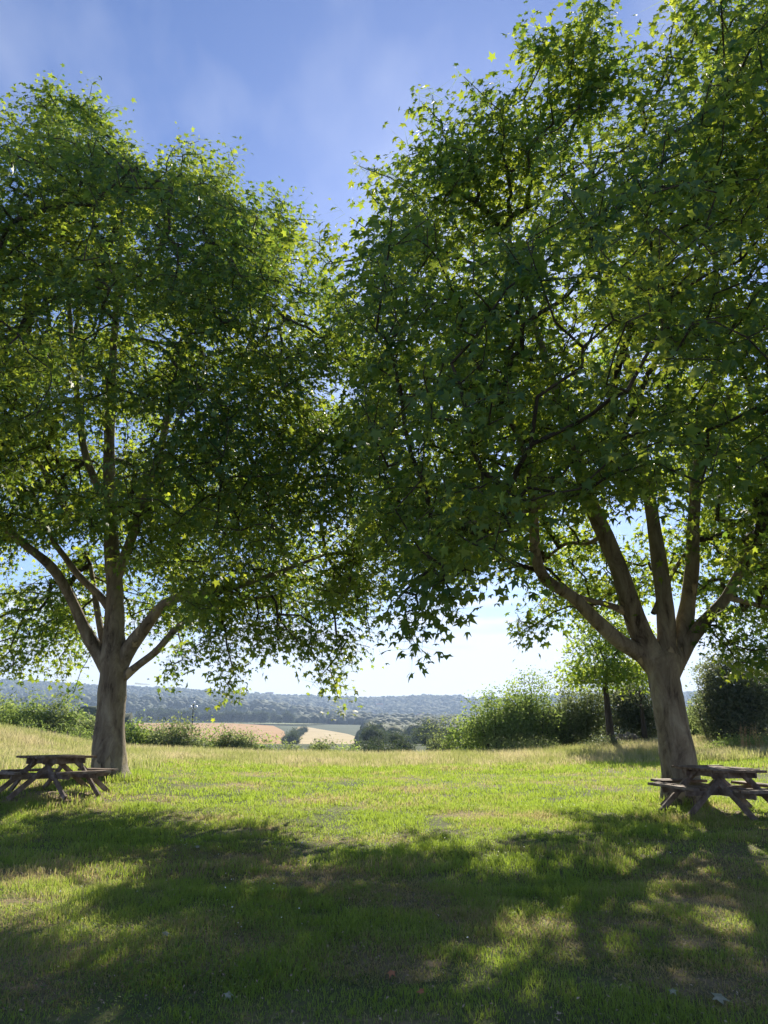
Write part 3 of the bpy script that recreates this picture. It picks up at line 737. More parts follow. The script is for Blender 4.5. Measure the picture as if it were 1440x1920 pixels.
# right-hand thicket at the meadow's edge
shrub('hazel_bush', 'broad light green bush at the meadow edge right of the valley view', 'bush', gpos(932, 42), 4.6, 3.6, 3.4, M_shrub, 760, 10, 0.12, 1, 6, ragged=.9)
shrub('hazel_bush', 'tallest leafy bush in the middle of the right hand thicket', 'bush', gpos(1005, 43), 4.2, 3.6, 4.3, M_shrub, 760, 10, 0.12, 2, 6, ragged=1.0)
shrub('thorn_bush', 'dark bush closing the thicket just left of the right plane trunk', 'bush', gpos(1200, 42), 3.0, 2.8, 4.0, M_dark, 700, 12, 0.11, 3, 5)
shrub('thorn_bush', 'greyish open bush behind the thin dark stems in the thicket', 'bush', gpos(1118, 44), 4.2, 3.0, 4.0, M_hedge, 700, 11, 0.11, 4, 7)
shrub('sapling_bush', 'sparse young bush with visible stems left of the thicket', 'bush', gpos(832, 43), 2.5, 1.8, 2.3, M_hedge, 120, 7, 0.075, 5, 7, low=0.1, ragged=.8)
shrub('young_tree', 'young lime green tree with thin dark stem at the thicket edge', 'tree', gpos(1150, 38), 5.6, 4.4, 6.6, M_young, 560, 8, 0.13, 6, 1, low=.46, trunk_h=2.9, T=T_PALM, ragged=.6)
shrub('hazel_bush', 'grey green bush between the tallest leafy bush and the dark stems', 'bush', gpos(1068, 44), 4.0, 3.4, 3.9, M_hedge, 700, 11, 0.11, 15, 6, ragged=.9)
shrub('thin_tree', 'dark stemmed small tree between the young lime tree and the right plane trunk', 'tree', gpos(1212, 40.5), 3.0, 2.4, 4.8, M_dark, 150, 7, 0.085, 7, 1, low=.4, trunk_h=1.0)
shrub('dark_thorn_tree', 'large dark thorn bush at the right edge behind the right picnic table', 'bush', gpos(1400, 35), 3.6, 3.4, 4.1, M_dark, 1200, 13, 0.10, 8, 6, ragged=.9)
shrub('dark_thorn_tree', 'pale flowering side of the thorn hedge right of the plane trunk', 'bush', gpos(1340, 37), 2.0, 2.0, 3.4, M_hedge, 420, 10, 0.085, 9, 5, ragged=1.2)
shrub('dark_thorn_tree', 'dark thorn bush cut by the right edge of the view', 'bush', gpos(1490, 36), 4.6, 3.6, 4.8, M_dark, 900, 12, 0.10, 10, 5)
shrub('low_bush', 'low green bush in the gap right of the right plane trunk', 'bush', gpos(1300, 44), 2.6, 2.0, 2.2, M_shrub, 400, 10, 0.10, 11, 4)
shrub('bramble', 'grey tangled bramble at the foot of the thicket', 'bush', gpos(1130, 36.5), 3.4, 1.4, 0.8, M_dark, 260, 7, 0.05, 12, 6)
shrub('bramble', 'low bramble under the left part of the thicket', 'bush', gpos(980, 38.5), 4.6, 1.4, 0.9, M_hedge, 300, 7, 0.05, 13, 6)
shrub('bramble', 'leafy weeds at the foot of the dark thorn bushes', 'bush', gpos(1390, 32), 4.2, 1.4, 0.75, M_shrub, 320, 7, 0.05, 14, 6)

# middle hedge below the meadow's edge
hedge = [(255, 57, 3.9, 5.2), (300, 58, 4.0, 4.5), (338, 57, 4.6, 4.4), (385, 59, 3.9, 4.2), (425, 59, 3.9, 3.9), (462, 60, 4.0, 3.6), (500, 61, 4.0, 3.2), (545, 62, 3.2, 2.9), (612, 62, 3.0, 3.2), (650, 63, 2.4, 2.8)]
names = ['tall hedge tree just right of the left plane trunk', 'rounded hedge bush left of the lamp post', 'bushy hedge tree whose top nears the lamp globes', 'hedge bush just right of the lamp post',
         'hedge bush in front of the orange field', 'hedge bush before the middle of the orange field', 'lower hedge bush before the right end of the orange field', 'small hedge bush below the copse between the two fields',
         'pointed green bush in front of the tan field', 'low bush top right of the tan field']
for i, (px, d, w, h) in enumerate(hedge):
    z0 = gpos(px, d)
    top = CAM_Z + (1349 - [1350, 1357, 1349, 1362, 1368, 1374, 1383, 1394, 1386, 1397][i]) / FPX * d
    shrub('hedge_bush', names[i], 'bush', z0, w * 1.05, 3.0, max(top - z0[2], 1.2) * .95, M_hedge if i % 3 else M_shrub, 620, 12, 0.15, 40 + i, 4, group='bushes of the hedge below the meadow')
# left hedge
lh = [(-60, 62, 5, 1312), (-5, 62, 4.6, 1322), (50, 60, 5.4, 1312), (100, 60, 5.0, 1316), (140, 60, 4.0, 1338), (172, 58, 3.6, 1348)]
nl = ['hedge tree cut by the left edge of the view', 'dark bush at the far left of the hedge', 'tallest bush in the left hedge', 'bright topped bush in the left hedge under the hanging plane leaves', 'dark bush left of the left plane trunk', 'low bush touching the left plane trunk in view']
for i, (px, d, w, tp) in enumerate(lh):
    z0 = gpos(px, d); top = CAM_Z + (1349 - tp) / FPX * d
    shrub('hedge_tree', nl[i], 'bush', z0, w, 3.4, top - z0[2], M_hedge if i % 2 else M_shrub, 760, 11, 0.17, 60 + i, 4, group='bushes of the left hedge')
# row of small shrubs by the fence
sr = [(5, 1344, 50), (38, 1350, 50), (62, 1356, 49.5), (85, 1360, 49), (112, 1358, 49), (140, 1362, 48.5), (163, 1368, 48)]
ln = ['small shrub at the left edge beside the fence', 'umbrella shaped small shrub second from the left edge', 'small shrub third along the fence row', 'tiny shrub in the middle of the fence row', 'wider shrub right of the middle of the fence row', 'pale shrub second from the trunk in the fence row', 'lowest shrub of the fence row, nearest the left plane trunk']
for i, (px, tp, d) in enumerate(sr):
    z0 = gpos(px, d); top = CAM_Z + (1349 - tp) / FPX * d
    shrub('small_shrub', ln[i], 'bush', z0, 1.5, 1.2, max(top - z0[2], .6), M_shrub, 90, 7, 0.07, 80 + i, 3, group='row of small shrubs by the fence')
# wire fence with stakes
fr = thing('wire_fence', 'thin post and wire fence along the left meadow edge', 'fence', gpos(80, 47))
fb = np.array(fr.location)
ends = []
for k in range(9):
    p = np.array(gpos(-20 + k * 24, 47.5 - k * 0.15)); ends.append(p)
    V, Fq = tube(np.array([p + [0, 0, -.2], p + [0, 0, .5], p + [0, 0, 1.05]]) - fb, [.045, .042, .04], 8, 0.08)
    mesh_np('post', V, Fq, M_post, fr, True)
for hz_ in (0.5, 0.95):
    V, Fq = tube(np.array(ends) + [0, 0, hz_] - fb, [.006] * len(ends), 4)
    mesh_np('wire', V, Fq, M_iron, fr, True)

# prototype of the far trees, copied along the field edge and into the valley
protoA = shrub('field_tree', 'round dark tree at the left end of the valley tree line', 'tree', gpos(262, 1150), 17, 17, 19, M_far, 420, 6, 0.8, 101, 1, low=.12, T=T_CLUMP, group='trees lining the far side of the fields')
protoB = shrub('field_tree', 'taller uneven tree second along the valley tree line', 'tree', gpos(282, 1155), 15, 15, 22, M_far, 420, 6, 0.8, 102, 1, low=.12, T=T_CLUMP, group='trees lining the far side of the fields')
g = np.random.default_rng(5)
ORD = ['third', 'fourth', 'fifth', 'sixth', 'seventh', 'eighth', 'ninth', 'tenth', 'eleventh', 'twelfth', 'thirteenth', 'fourteenth', 'fifteenth', 'sixteenth', 'seventeenth', 'eighteenth', 'nineteenth', 'twentieth', 'twenty first', 'twenty second', 'twenty third', 'last']
for k, px in enumerate(np.linspace(296, 545, 22)):
    src = protoA if k % 2 else protoB
    s = g.uniform(.8, 1.15) * (1.0 - 0.25 * (k / 22.0))
    copy_thing(src, gpos(px + g.uniform(-3, 3), 1150 + g.uniform(-15, 25)), f'{ORD[k]} tree from the left in the long valley tree line', g.uniform(0, 6), (s * g.uniform(.9, 1.2), s, s))
protoC = shrub('valley_tree', 'bushy tree of the copse between the two valley fields', 'tree', gpos(550, 480), 9, 9, 9.5, M_far, 520, 6, 0.42, 103, 1, low=.08, T=T_CLUMP, group='trees of the copse between the fields')
for k in range(6):
    s = g.uniform(.6, 1.0)
    copy_thing(protoC, gpos(540 + k * 6 + g.uniform(-2, 2), 500 + k * 60), 'bushy tree of the copse between the two valley fields', g.uniform(0, 6), (s, s, s))
for k in range(60):
    px = g.uniform(700, 900); d = g.uniform(240, 620); s = g.uniform(.7, 1.25)
    if k >= 36: px = g.uniform(700, 890); d = g.uniform(175, 260); s = g.uniform(.30, .46)
    if k >= 48: px = g.uniform(580, 890); d = g.uniform(110, 165); s = g.uniform(.40, .52)
    copy_thing(protoC, gpos(px, d), 'rounded tree in the valley wood left of the thicket', g.uniform(0, 6), (s * 1.15, s, s * .85), group='trees of the valley wood')

# the wooded valley sides and ridge: one mass
bmi = bmesh.new(); bmesh.ops.create_icosphere(bmi, subdivisions=1 + 1, radius=1.0)
ICO_V = np.array([v.co[:] for v in bmi.verts]); ICO_F = np.array([[v.index for v in f.verts] for f in bmi.faces]); bmi.free()
def wood(name, label, n, fn, size, seed, lo=False):
    g = np.random.default_rng(seed)
    px, d = fn(g, n)
    x = (px - 720) / FPX * d * 0.9975
    z = ground(x, d)
    s = size * g.uniform(.6, 1.3, n)
    V = ICO_V[None] * (1 + g.normal(0, .13, (n, len(ICO_V), 1))) * np.stack([s * g.uniform(.9, 1.2, n), s, s * g.uniform(.8, 1.15, n)], -1)[:, None]
    V = V + np.stack([x, d, z + s * .45], -1)[:, None]
    Fc = (ICO_F[None] + (np.arange(n) * len(ICO_V))[:, None, None]).reshape(-1, 3)
    o = mesh_np(name, V.reshape(-1, 3), Fc, M_far, None, False, rnd=np.repeat(g.random(n), len(ICO_V)))
    return tag(o, label, 'wood', kind='stuff')
def f_ridge(g, n):
    d = 1500 + 1650 * g.random(n) ** 0.8
    px = g.uniform(-250, 1700, n)
    bad = (np.abs(px - np.interp(d, [1380, 1750], [463, 476])) < 6) & (d < 1900)
    px[bad] += 30
    bad = (px > 258) & (px < 296) & (d > 2650) & (d < 2990); d[bad] = 3050
    return px, d
wood('hill_wood', 'dense blue green wood covering the far ridge', 13000, f_ridge, 9.5, 1)
def f_line(g, n): return np.sort(g.uniform(-250, 1700, n)), g.uniform(3080, 3140, n)
wood('ridge_trees', 'uneven line of trees along the top of the far ridge', 700, f_line, 8, 2)
def f_valley(g, n):
    px = g.uniform(560, 1400, n); d = g.uniform(480, 1500, n)
    bad = (px < 690) & (d < 1150); d[bad] = g.uniform(1160, 1500, bad.sum())
    return px, d
wood('valley_wood', 'dark green wood on the valley floor right of the fields', 3200, f_valley, 7, 3)
def f_left(g, n): return g.uniform(-250, 250, n), g.uniform(300, 1500, n)
wood('left_valley_wood', 'wood on the valley side behind the left hedge', 900, f_left, 8, 4)

# far houses
def house(px, d, w, label, lift=0):
    p = gpos(px, d); p = (p[0], p[1], p[2] + lift)
    t = thing('farmhouse', label, 'house', p)
    bm = bmesh.new()
    vs = [bm.verts.new(v) for v in [(-w, -w * .6, -3), (w, -w * .6, -3), (w, w * .6, -3), (-w, w * .6, -3), (-w, -w * .6, 7), (w, -w * .6, 7), (w, w * .6, 7), (-w, w * .6, 7), (-w, 0, 10.5), (w, 0, 10.5)]]
    for f in [(0, 1, 5, 4), (2, 3, 7, 6), (1, 2, 6, 9, 5), (3, 0, 4, 8, 7)]: bm.faces.new([vs[i] for i in f])
    bm_obj('wall', bm, M_wall, t)
    bm = bmesh.new()
    e = 1.1
    q = [(-w - 1, -w * .6 - 1, 6.6), (w + 1, -w * .6 - 1, 6.6), (w + 1, 0, 11), (-w - 1, 0, 11), (w + 1, w * .6 + 1, 6.6), (-w - 1, w * .6 + 1, 6.6)]
    up = [(a, b, c + .5) for a, b, c in q]
    va = [bm.verts.new(v) for v in q]; vb = [bm.verts.new(v) for v in up]
    for f in [(0, 1, 2, 3), (3, 2, 4, 5)]:
        bm.faces.new([vb[i] for i in f]); bm.faces.new([va[i] for i in f][::-1])
    for a, b in [(0, 1), (1, 2), (2, 4), (4, 5), (5, 3), (3, 0)]:
        bm.faces.new([va[a], va[b], vb[b], vb[a]])
    bm_obj('roof', bm, M_roof, t)
house(712, 2550, 11, 'small pale farmhouse highest on the wooded ridge', 14)
house(790, 1650, 8, 'small pale farmhouse low in the valley centre', 8)
house(664, 2000, 8, 'small pale farmhouse at the foot of the ridge left of centre', 8)
house(912, 1700, 9, 'pale farmhouse just left of the green thicket', 9)
house(505, 3060, 11, 'small pale house on the ridge skyline above the orange field', 10)

# lamp post with three globes
lp = thing('lamp_post', 'dark lamp post with three white globes beyond the meadow', 'street lamp', gpos(359, 78))
z0 = lp.location[2]; topz = CAM_Z + (1349 - 1319) / FPX * 78 - z0
V, Fq = tube(np.array([[0, 0, -.3], [0, 0, .9], [0, 0, 1.0], [0, 0, topz * .5], [0, 0, topz - .25]]), [.11, .10, .06, .05, .035], 12)
mesh_np('pole', V, Fq, M_iron, lp, True)
for k, (dx, dy, dzz) in enumerate([(0, 0, 0), (-.30, .05, -.42), (.30, -.05, -.42)]):
    if k:
        V, Fq = tube(np.array([[0, 0, topz - .75], [dx * .6, dy, topz - .72], [dx, dy, topz - .60]]), [.02, .02, .02], 6)
        mesh_np('arm', V, Fq, M_iron, lp, True)
    bm = bmesh.new(); bmesh.ops.create_uvsphere(bm, u_segments=14, v_segments=9, radius=.19)
    bmesh.ops.translate(bm, verts=bm.verts, vec=(dx, dy, topz - .08 + dzz))
    bm_obj('globe', bm, M_globe, lp, True)

# ------------------------------------------------------------------ square picnic tables
def beam(bm, a, b, w, h, jit=0.0):
    """box with a w x h section from a to b"""
    a, b = Vector(a), Vector(b); d = (b - a).normalized()
    up = Vector((0, 0, 1)) if abs(d.z) < .95 else Vector((0, 1, 0))
    s = d.cross(up).normalized(); u = s.cross(d).normalized()
    vs = []
    for p in (a, b):
        for i, j in ((-1, -1), (1, -1), (1, 1), (-1, 1)):
            vs.append(bm.verts.new(p + s * (i * w / 2) + u * (j * h / 2) + Vector([random.uniform(-jit, jit) for _ in range(3)])))
    for f in ((0, 3, 2, 1), (4, 5, 6, 7), (0, 1, 5, 4), (1, 2, 6, 5), (2, 3, 7, 6), (3, 0, 4, 7)):
        bm.faces.new([vs[i] for i in f])

def bev(bm, r=.006):
    bmesh.ops.bevel(bm, geom=list(bm.edges), offset=r, segments=2, affect='EDGES')

def picnic(label, loc, rz, half=.56, seat=.98, tilt=(0, 0)):
    t = thing('picnic_table', label, 'picnic table', loc, 'square picnic tables under the plane trees', rz)
    t.rotation_euler = (tilt[0], tilt[1], rz)
    H, SH = .76, .46
    nP = 8; pw = 2 * half / nP
    for k in range(nP):
        bm = bmesh.new(); yy = -half + pw * (k + .5)
        dz = random.uniform(-.006, .006)
        beam(bm, (-half + random.uniform(-.012, .012), yy, H - .02 + dz), (half + random.uniform(-.012, .012), yy, H - .02 + dz + random.uniform(-.006, .006)), pw - .012, .042)
        bev(bm); bm_obj('tabletop_plank', bm, M_woodred, t)
    for yy in (-half * .55, half * .55):       # bearers under the top, both ways
        bm = bmesh.new(); beam(bm, (-half * .82, yy, H - .0995), (half * .82, yy, H - .0995), .045, .11); bev(bm); bm_obj('bearer', bm, M_wood, t)
        bm = bmesh.new(); beam(bm, (yy + .002, -half * .95, H - .0915), (yy + .002, half * .95, H - .0915), .046, .094); bev(bm); bm_obj('bearer', bm, M_wood, t)
    for k in range(4):
        M = Matrix.Rotation(k * math.pi / 2, 4, 'Z')
        off = 0.047 if k % 2 else 0.0
        for s in (-1, 1):
            xx = s * (half * .55 + .05 - off * .6)
            bm = bmesh.new()
            beam(bm, (xx, half * .30, H - .055), (xx, seat + .10, .0), .046, .095); bev(bm)
            bmesh.ops.transform(bm, matrix=M, verts=bm.verts); bm_obj('leg', bm, M_wood, t)
        for j in (0, 1):
            bm = bmesh.new()
            yy = seat - .08 + j * .152; dz = random.uniform(-.004, .004)
            beam(bm, (-half * .98, yy, SH + dz), (half * .98, yy, SH + dz), .142, .044); bev(bm)
            bmesh.ops.transform(bm, matrix=M, verts=bm.verts); bm_obj('seat_plank', bm, M_wood if j else M_woodred, t)
    for k in range(2):                          # long joists from bench to bench
        M = Matrix.Rotation(k * math.pi / 2, 4, 'Z')
        for s in (-1, 1):
            bm = bmesh.new(); xx = s * (half * .55 - .005 - .03 * k)
            zz = SH - .0745 - k * .004 if k == 0 else SH - .076
            beam(bm, (xx, -seat - .06, zz), (xx, seat + .06, zz), .044, .098 if k == 0 else .096); bev(bm)
            bmesh.ops.transform(bm, matrix=M, verts=bm.verts); bm_obj('joist', bm, M_wood, t)
    return t
tL = gpos(98, 15.9); tR = gpos(1352, 13.9)
picnic('dark square picnic table left of and before the left plane trunk', tL, R(53), tilt=(R(-1), R(1.0)))
picnic('weathered square picnic table right of the right plane trunk', (tR[0], tR[1], tR[2]), R(22), tilt=(R(1.0), R(1.0)))

# ------------------------------------------------------------------ grass
def blades(x, y, h, w, g, lean=.5, bend=True):
    n = len(x); z = ground(x, y)
    a = g.uniform(0, 2 * math.pi, n); c, s = np.cos(a), np.sin(a)
    b = g.uniform(0, 2 * math.pi, n); ln = np.abs(g.normal(0, lean, n)) * h
    base = np.stack([x, y, z - .004], -1)
    side = np.stack([c, s, 0 * c], -1) * (w / 2)[:, None]
    ld_ = np.stack([np.cos(b), np.sin(b), 0 * b], -1) * ln[:, None]
    up = np.stack([0 * h, 0 * h, h], -1)
    mid = base + ld_ * .35 + up * .6
    tip = base + ld_ + up * (1 - .25 * np.minimum(ln / h, 1)[:, None])
    V = np.stack([base - side, base + side, mid + side * .75, mid - side * .75, tip], 1)
    f = np.array([(0, 1, 2), (0, 2, 3), (3, 2, 4)])
    Fc = (f[None] + (np.arange(n) * 5)[:, None, None]).reshape(-1, 3)
    return V.reshape(-1, 3), Fc, np.repeat(g.random(n), 5)

def scatter(g, n, y0, y1, pw=1.0, pxr=(-40, 1480)):
    """even over the lawn area in view, widened a little on both sides"""
    y = y0 + (y1 - y0) * g.random(n) ** pw
    k = (pxr[0] - 720) / FPX * 1.04 - .02, (pxr[1] - 720) / FPX * 1.04 + .02
    return g.uniform(k[0], k[1], n) * (y + .6), y

def on_ground(px, py):
    X_, Y_ = (px - 720) / FPX, (960 - py) / FPX
    v = np.array([X_, CP - Y_ * SP, SP + Y_ * CP]); v *= -CAM_Z / v[2]
    return v[0], v[1]
WORN = [(1345, 1850, .42, 'sandy worn patch of turf at the bottom right'), (1120, 1745, .85, 'long worn patch of turf right of centre in the shade'), (800, 1690, .55, 'worn patch of turf where the sunny wedge ends'),
        (600, 1655, .75, 'worn patch of turf left of the centre shadow edge'), (340, 1612, 1.0, 'dry worn strip of turf below the left shadow'), (430, 1770, .8, 'worn patch of turf in the deep shade left of centre'),
        (720, 1800, .45, 'small worn patch of turf near the red fallen leaf'), (90, 1840, .4, 'worn patch of turf at the bottom left'), (1290, 1640, .8, 'worn patch of turf before the right picnic table')]
g = np.random.default_rng(11)
parts = []
for (n, y0, y1, hh, ww, ll) in [(150000, 4.0, 8.5, .045, .0052, .8), (150000, 8.5, 15, .055, .009, .7), (120000, 15, 25, .065, .015, .6), (60000, 25, 31, .10, .022, .6)]:
    x, y = scatter(g, n, y0, y1, .8 if y0 < 15 else 1.0)
    cl = np.clip((n2(x, y, 1.1, 9) * .5 + n2(x, y, 3.6, 10) * .5 - .5) * 1.7 + .5, 0, 1)
    keep = g.random(n) < .25 + cl
    x, y, cl = x[keep], y[keep], cl[keep]
    h = hh * (.45 + 1.1 * cl) * g.uniform(.6, 1.5, len(x))
    # bare trodden earth round the tables keeps little grass
    for tx, ty, rr in [(tL[0], tL[1], 1.1), (tR[0], tR[1], 1.0)] + [(*on_ground(a_, b_), c_ * .8) for a_, b_, c_, _l in WORN]:
        dd = np.hypot(x - tx, y - ty) / rr
        k2 = g.random(len(x)) < sstep(.3, 1.5, dd) + .52
        x, y, h = x[k2], y[k2], h[k2]
    w = ww * g.uniform(.6, 1.3, len(x))
    parts.append(blades(x, y, h, w, g, ll))
def join(parts):
    o = 0; Vs, Fs, Rs = [], [], []
    for V, Fc, r in parts:
        Vs.append(V); Fs.append(Fc + o); Rs.append(r); o += len(V)
    return np.vstack(Vs), np.vstack(Fs), np.concatenate(Rs)
V, Fc, r = join(parts)
tag(mesh_np('lawn_grass', V, Fc, M_lawn, rnd=r), 'short green lawn grass under the plane trees', 'grass', kind='stuff')

parts = []
x, y = scatter(g, 120000, 27, 39, .9, (-60, 1500))
sl = sstep(-4, -12, x)                                   # the left slope is all dry meadow
k = g.random(len(x)) < np.clip(sstep(27, 35, y) + sl, 0.05, 1)
x, y = x[k], y[k]
h = .30 * sstep(26, 36, y) * g.uniform(.6, 1.5, len(x)) + .10
parts.append(blades(x, y, h, .022 * g.uniform(.5, 1.3, len(x)), g, .35))
x, y = scatter(g, 60000, 20, 47, .9, (-80, 330))
k = g.random(len(x)) < sstep(-6, -10, x) * sstep(19.5, 24, y)
x, y = x[k], y[k]
parts.append(blades(x, y, .26 * g.uniform(.5, 1.4, len(x)), .020 * g.uniform(.5, 1.3, len(x)), g, .4))
x, y = scatter(g, 30000, 28, 41, .9, (1230, 1520))
parts.append(blades(x, y, .34 * g.uniform(.5, 1.4, len(x)), .026 * g.uniform(.5, 1.3, len(x)), g, .4))
V, Fc, r = join(parts)
tag(mesh_np('meadow_grass', V, Fc, M_meadow, rnd=r), 'tall pale seeding grass along the meadow edge', 'grass', kind='stuff')

# trodden bare earth under the tables and round the trunks
def bare(cx, cy, r, label, seed, mat=None, lift=.012):
    g = np.random.default_rng(seed); th = np.linspace(0, 2 * math.pi, 48, endpoint=False)
    rr = r * (1 + .28 * np.sin(th * 3 + seed) * .5 + (vnoise(np.stack([np.cos(th) * 2, np.sin(th) * 2, 0 * th + seed], -1), 1.7, 8) - .5) * .9)
    V = [[cx, cy, 0]]
    for k in (.33, .66, 1.0):
        V += [[cx + math.cos(t) * q * k, cy + math.sin(t) * q * k, 0] for t, q in zip(th, rr)]
    V = np.array(V); V[:, 2] = ground(V[:, 0], V[:, 1]) + lift
    V[-48:, 2] -= .02
    Fc = [(0, 1 + i, 1 + (i + 1) % 48) for i in range(48)]
    for k in range(2):
        for i in range(48):
            a, b_ = 1 + k * 48 + i, 1 + k * 48 + (i + 1) % 48
            Fc += [(a, a + 48, b_ + 48), (a, b_ + 48, b_)]
    tag(mesh_np('bare_earth' if mat is None else 'worn_turf', V, np.array(Fc), mat or M_earth, smooth=True), label, kind='structure')
bare(tL[0] + .1, tL[1] - .3, 1.25, 'trodden brown earth under the left picnic table', 1)
bare(tR[0] + .1, tR[1] - .5, 1.35, 'trodden brown earth under the right picnic table', 2)

for i_, (a_, b_, c_, l_) in enumerate(WORN):
    q_ = on_ground(a_, b_); bare(q_[0], q_[1], c_ * 1.1, l_, 11 + i_, M_worn, .006)
parts = []
for a_, b_, c_, l_ in WORN:
    cx, cy = on_ground(a_, b_); n = int(5200 * c_ * c_ * 3)
    a = g.uniform(0, 6.28, n); q = c_ * 1.5 * np.sqrt(g.random(n)) * (.75 + .5 * vnoise(np.stack([np.cos(a) * 2, np.sin(a) * 2, 0 * a + c_], -1), 1.6, 17))
    x, y = cx + np.cos(a) * q, cy + np.sin(a) * q
    k = g.random(n) < 1.15 - (q / c_ / 1.5) ** 2
    x, y = x[k], y[k]; n = len(x)
    parts.append(blades(x, y, .030 * g.uniform(.5, 1.7, n), (.0045 + .0006 * cy) * g.uniform(.6, 1.3, n), g, 1.1))
V, Fc, r = join(parts)
tag(mesh_np('dry_grass', V, Fc, M_drygrass, rnd=r), 'thin dry brown grass on the worn parts of the lawn', 'grass', kind='stuff')

# bits of dry leaf and clover in the turf
n = 9000
x, y = scatter(g, n, 4.2, 17, .9)
pos = np.stack([x, y, ground(x, y) + g.uniform(.012, .04, n)], -1)
V, Fc, r = leaf_mesh(pos, g.normal(0, .4, (n, 3)) + [0, -.2, 1], g.normal(0, 1, (n, 3)), g.uniform(.006, .02, n), T_OVAL, g)
tag(mesh_np('leaf_litter', V, Fc, M_litter, rnd=r), 'small dry bits of leaf scattered through the turf', 'litter', kind='stuff')
n = 60000
x, y = scatter(g, n, 4.2, 16, .9)
k = (n2(x, y, .8, 41) * .6 + n2(x, y, 2.6, 42) * .4) > .54; x, y = x[k], y[k]; n = len(x)
pos = np.stack([x, y, ground(x, y) + g.uniform(.02, .055, n)], -1)
V, Fc, r = leaf_mesh(pos, g.normal(0, .35, (n, 3)) + [0, 0, 1], g.normal(0, 1, (n, 3)), g.uniform(.008, .016, n), T_CLUMP, g)
tag(mesh_np('clover_patches', V, Fc, M_clover, rnd=r), 'low patches of clover leaves in the lawn', 'clover', kind='stuff')

# longer tufts against the trunks and tables
parts = []
for (tx, ty, rr, n, hh) in [(gR[0], gR[1], .75, 900, .16), (gL[0], gL[1], .9, 1200, .20), (tL[0] + .6, tL[1] - 1.1, .7, 700, .14), (tR[0] - 1.0, tR[1] - .7, .6, 500, .14), (tL[0] - .5, tL[1] - 1.0, .8, 600, .12)]:
    a = g.uniform(0, 6.28, n); q = rr * g.uniform(.45, 1.2, n) ** .7
    x, y = tx + np.cos(a) * q, ty + np.sin(a) * q
    parts.append(blades(x, y, hh * g.uniform(.4, 1.4, n), .012 * g.uniform(.6, 1.5, n), g, .5))
V, Fc, r = join(parts)
tag(mesh_np('tall_tufts', V, Fc, M_lawn, rnd=r), 'longer tufts of grass round the trunks and tables', 'grass', kind='stuff')

# clover and daisy heads scattered in the lawn
n = 900
x, y = scatter(g, n, 6, 28, 1.0)
k = n2(x, y, .5, 30) > .5; x, y = x[k], y[k]; n = len(x)
pos = np.stack([x, y, ground(x, y) + g.uniform(.05, .09, n)], -1)
V, Fc, r = leaf_mesh(pos, g.normal(0, .35, (n, 3)) + [0, 0, 1], g.normal(0, 1, (n, 3)), .012 * g.uniform(.7, 1.4, n), T_CLUMP, g)
tag(mesh_np('clover_flowers', V, Fc, M_daisy, rnd=r), 'tiny white clover heads dotted over the lawn', 'flowers', kind='stuff')

# fallen leaves lying in the grass
def fallen(px, py, size, mat, label, seed):
    g = np.random.default_rng(seed)
    d = CAM_Z / ((py - 1349) / FPX) / 1.0
    X_, Y_ = (px - 720) / FPX, (960 - py) / FPX
    v = np.array([X_, CP - Y_ * SP, SP + Y_ * CP]); v *= -CAM_Z / v[2]
    p = np.array([v[0], v[1], gz(v[0], v[1]) + .045])
    V, Fc, r = leaf_mesh(np.zeros((1, 3)), np.array([[g.uniform(-.3, .3), -.45, 1.0]]), g.normal(0, 1, (1, 3)), np.array([size]), T_PALM, g)
    V2 = V + np.array([0, 0, -.0015])
    # a leaf has two faces and a rim
    Fall = np.vstack([Fc, Fc[:, ::-1] + 11])
    o = mesh_np('fallen_leaf', np.vstack([V, V2]), Fall, mat, rnd=np.concatenate([r, r]))
    o.location = p
    tag(o, label, 'leaf', 'fallen leaves on the lawn')
fallen(1346, 1888, .07, M_paleleaf, 'pale curled fallen leaf on the dry patch at the bottom right', 1)
fallen(735, 1838, .045, M_dead, 'reddish brown fallen leaf near the bottom centre of the lawn', 2)
fallen(792, 1876, .040, M_dead, 'smaller brown fallen leaf below the reddish one', 3)
fallen(310, 1762, .050, M_paleleaf, 'whitish fallen leaf in the sunny patch at lower left', 4)
fallen(372, 1592, .060, M_paleleaf, 'pale fallen leaf on the dry strip before the left table shadow', 5)
fallen(426, 1876, .050, M_paleleaf, 'small pale leaf in shade near the bottom left', 6)
fallen(1262, 1876, .040, M_paleleaf, 'small grey leaf beside the pale curled leaf at bottom right', 7)

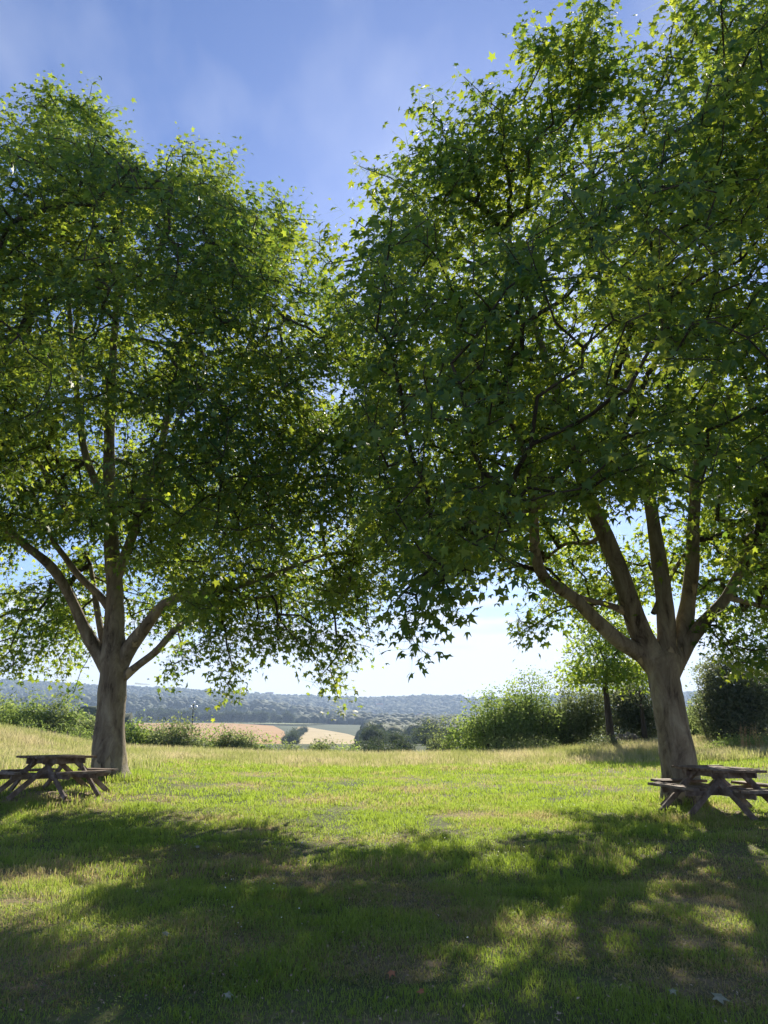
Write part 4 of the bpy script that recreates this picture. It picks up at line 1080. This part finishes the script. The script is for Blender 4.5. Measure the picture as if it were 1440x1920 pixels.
# dry weeds at the right edge
wd = thing('dry_weeds', 'rust brown tall dry weeds at the right edge before the dark thorn', 'plant', gpos(1425, 31))
g = np.random.default_rng(77); Vs, Fs, o = [], [], 0
for k in range(26):
    a, b = g.uniform(-.8, .8), g.uniform(-.4, .4); h = g.uniform(.5, 1.15)
    V, Fq = tube(np.array([[a, b, -.05], [a + g.normal(0, .03), b, h * .5], [a + g.normal(0, .09), b + g.normal(0, .05), h]]), [.012, .010, .006], 4)
    Vs.append(V); Fs.append(Fq + o); o += len(V)
mesh_np('stems', np.vstack(Vs), np.vstack(Fs), M_weed, wd, True)
n = 520; k = g.integers(0, 26, n)
tops = np.array([v[-1] for v in Vs])[k]; pos = tops + g.normal(0, 1, (n, 3)) * [.05, .05, .16] - [0, 0, .15]
V, Fc, r = leaf_mesh(pos, g.normal(0, 1, (n, 3)), g.normal(0, 1, (n, 3)), .03 * g.uniform(.6, 1.4, n), T_OVAL, g)
mesh_np('seed_heads', V, Fc, M_weed, wd, rnd=r)

# heap of stones under the thicket
sh = thing('stone_heap', 'low brown heap of stones and earth under the thicket', 'stone heap', gpos(1180, 39.2))
Vs, Fs, o = [], [], 0
for k in range(60):
    a, b = g.normal(0, .75), g.normal(0, .3); s = g.uniform(.10, .24)
    V = ICO_V * (1 + g.normal(0, .10, (len(ICO_V), 1))) * s * g.uniform(.7, 1.2, 3) + [a, b, max(0, .55 - abs(a) * .32) * g.random() + .05]
    Vs.append(V); Fs.append(ICO_F + o); o += len(V)
mesh_np('stones', np.vstack(Vs), np.vstack(Fs), M_stone, sh, True)

# ------------------------------------------------------------------ haze: the air of the valley
bm = bmesh.new(); bmesh.ops.create_cube(bm, size=1.0)
for v in bm.verts:
    v.co = Vector((v.co.x * 12200, 2100 + v.co.y * 4600, (v.co.z + .5) * 420 - 60))
hm = bpy.data.materials.new('haze_air'); hm.use_nodes = True
n, l = hm.node_tree.nodes, hm.node_tree.links; n.clear()
pv = n.new('ShaderNodeVolumePrincipled'); pv.inputs['Color'].default_value = (0.52, 0.70, 1.0, 1); pv.inputs['Density'].default_value = 0.00016
pv.inputs['Anisotropy'].default_value = 0.25
ou = n.new('ShaderNodeOutputMaterial'); l.new(pv.outputs[0], ou.inputs['Volume'])
HZ = bm_obj('haze', bm, hm)
tag(HZ, 'pale blue summer haze filling the valley air', 'haze', kind='stuff')
zz = Z.min(); print('ground z', Z.min(), Z.max(), 'x', X.max())
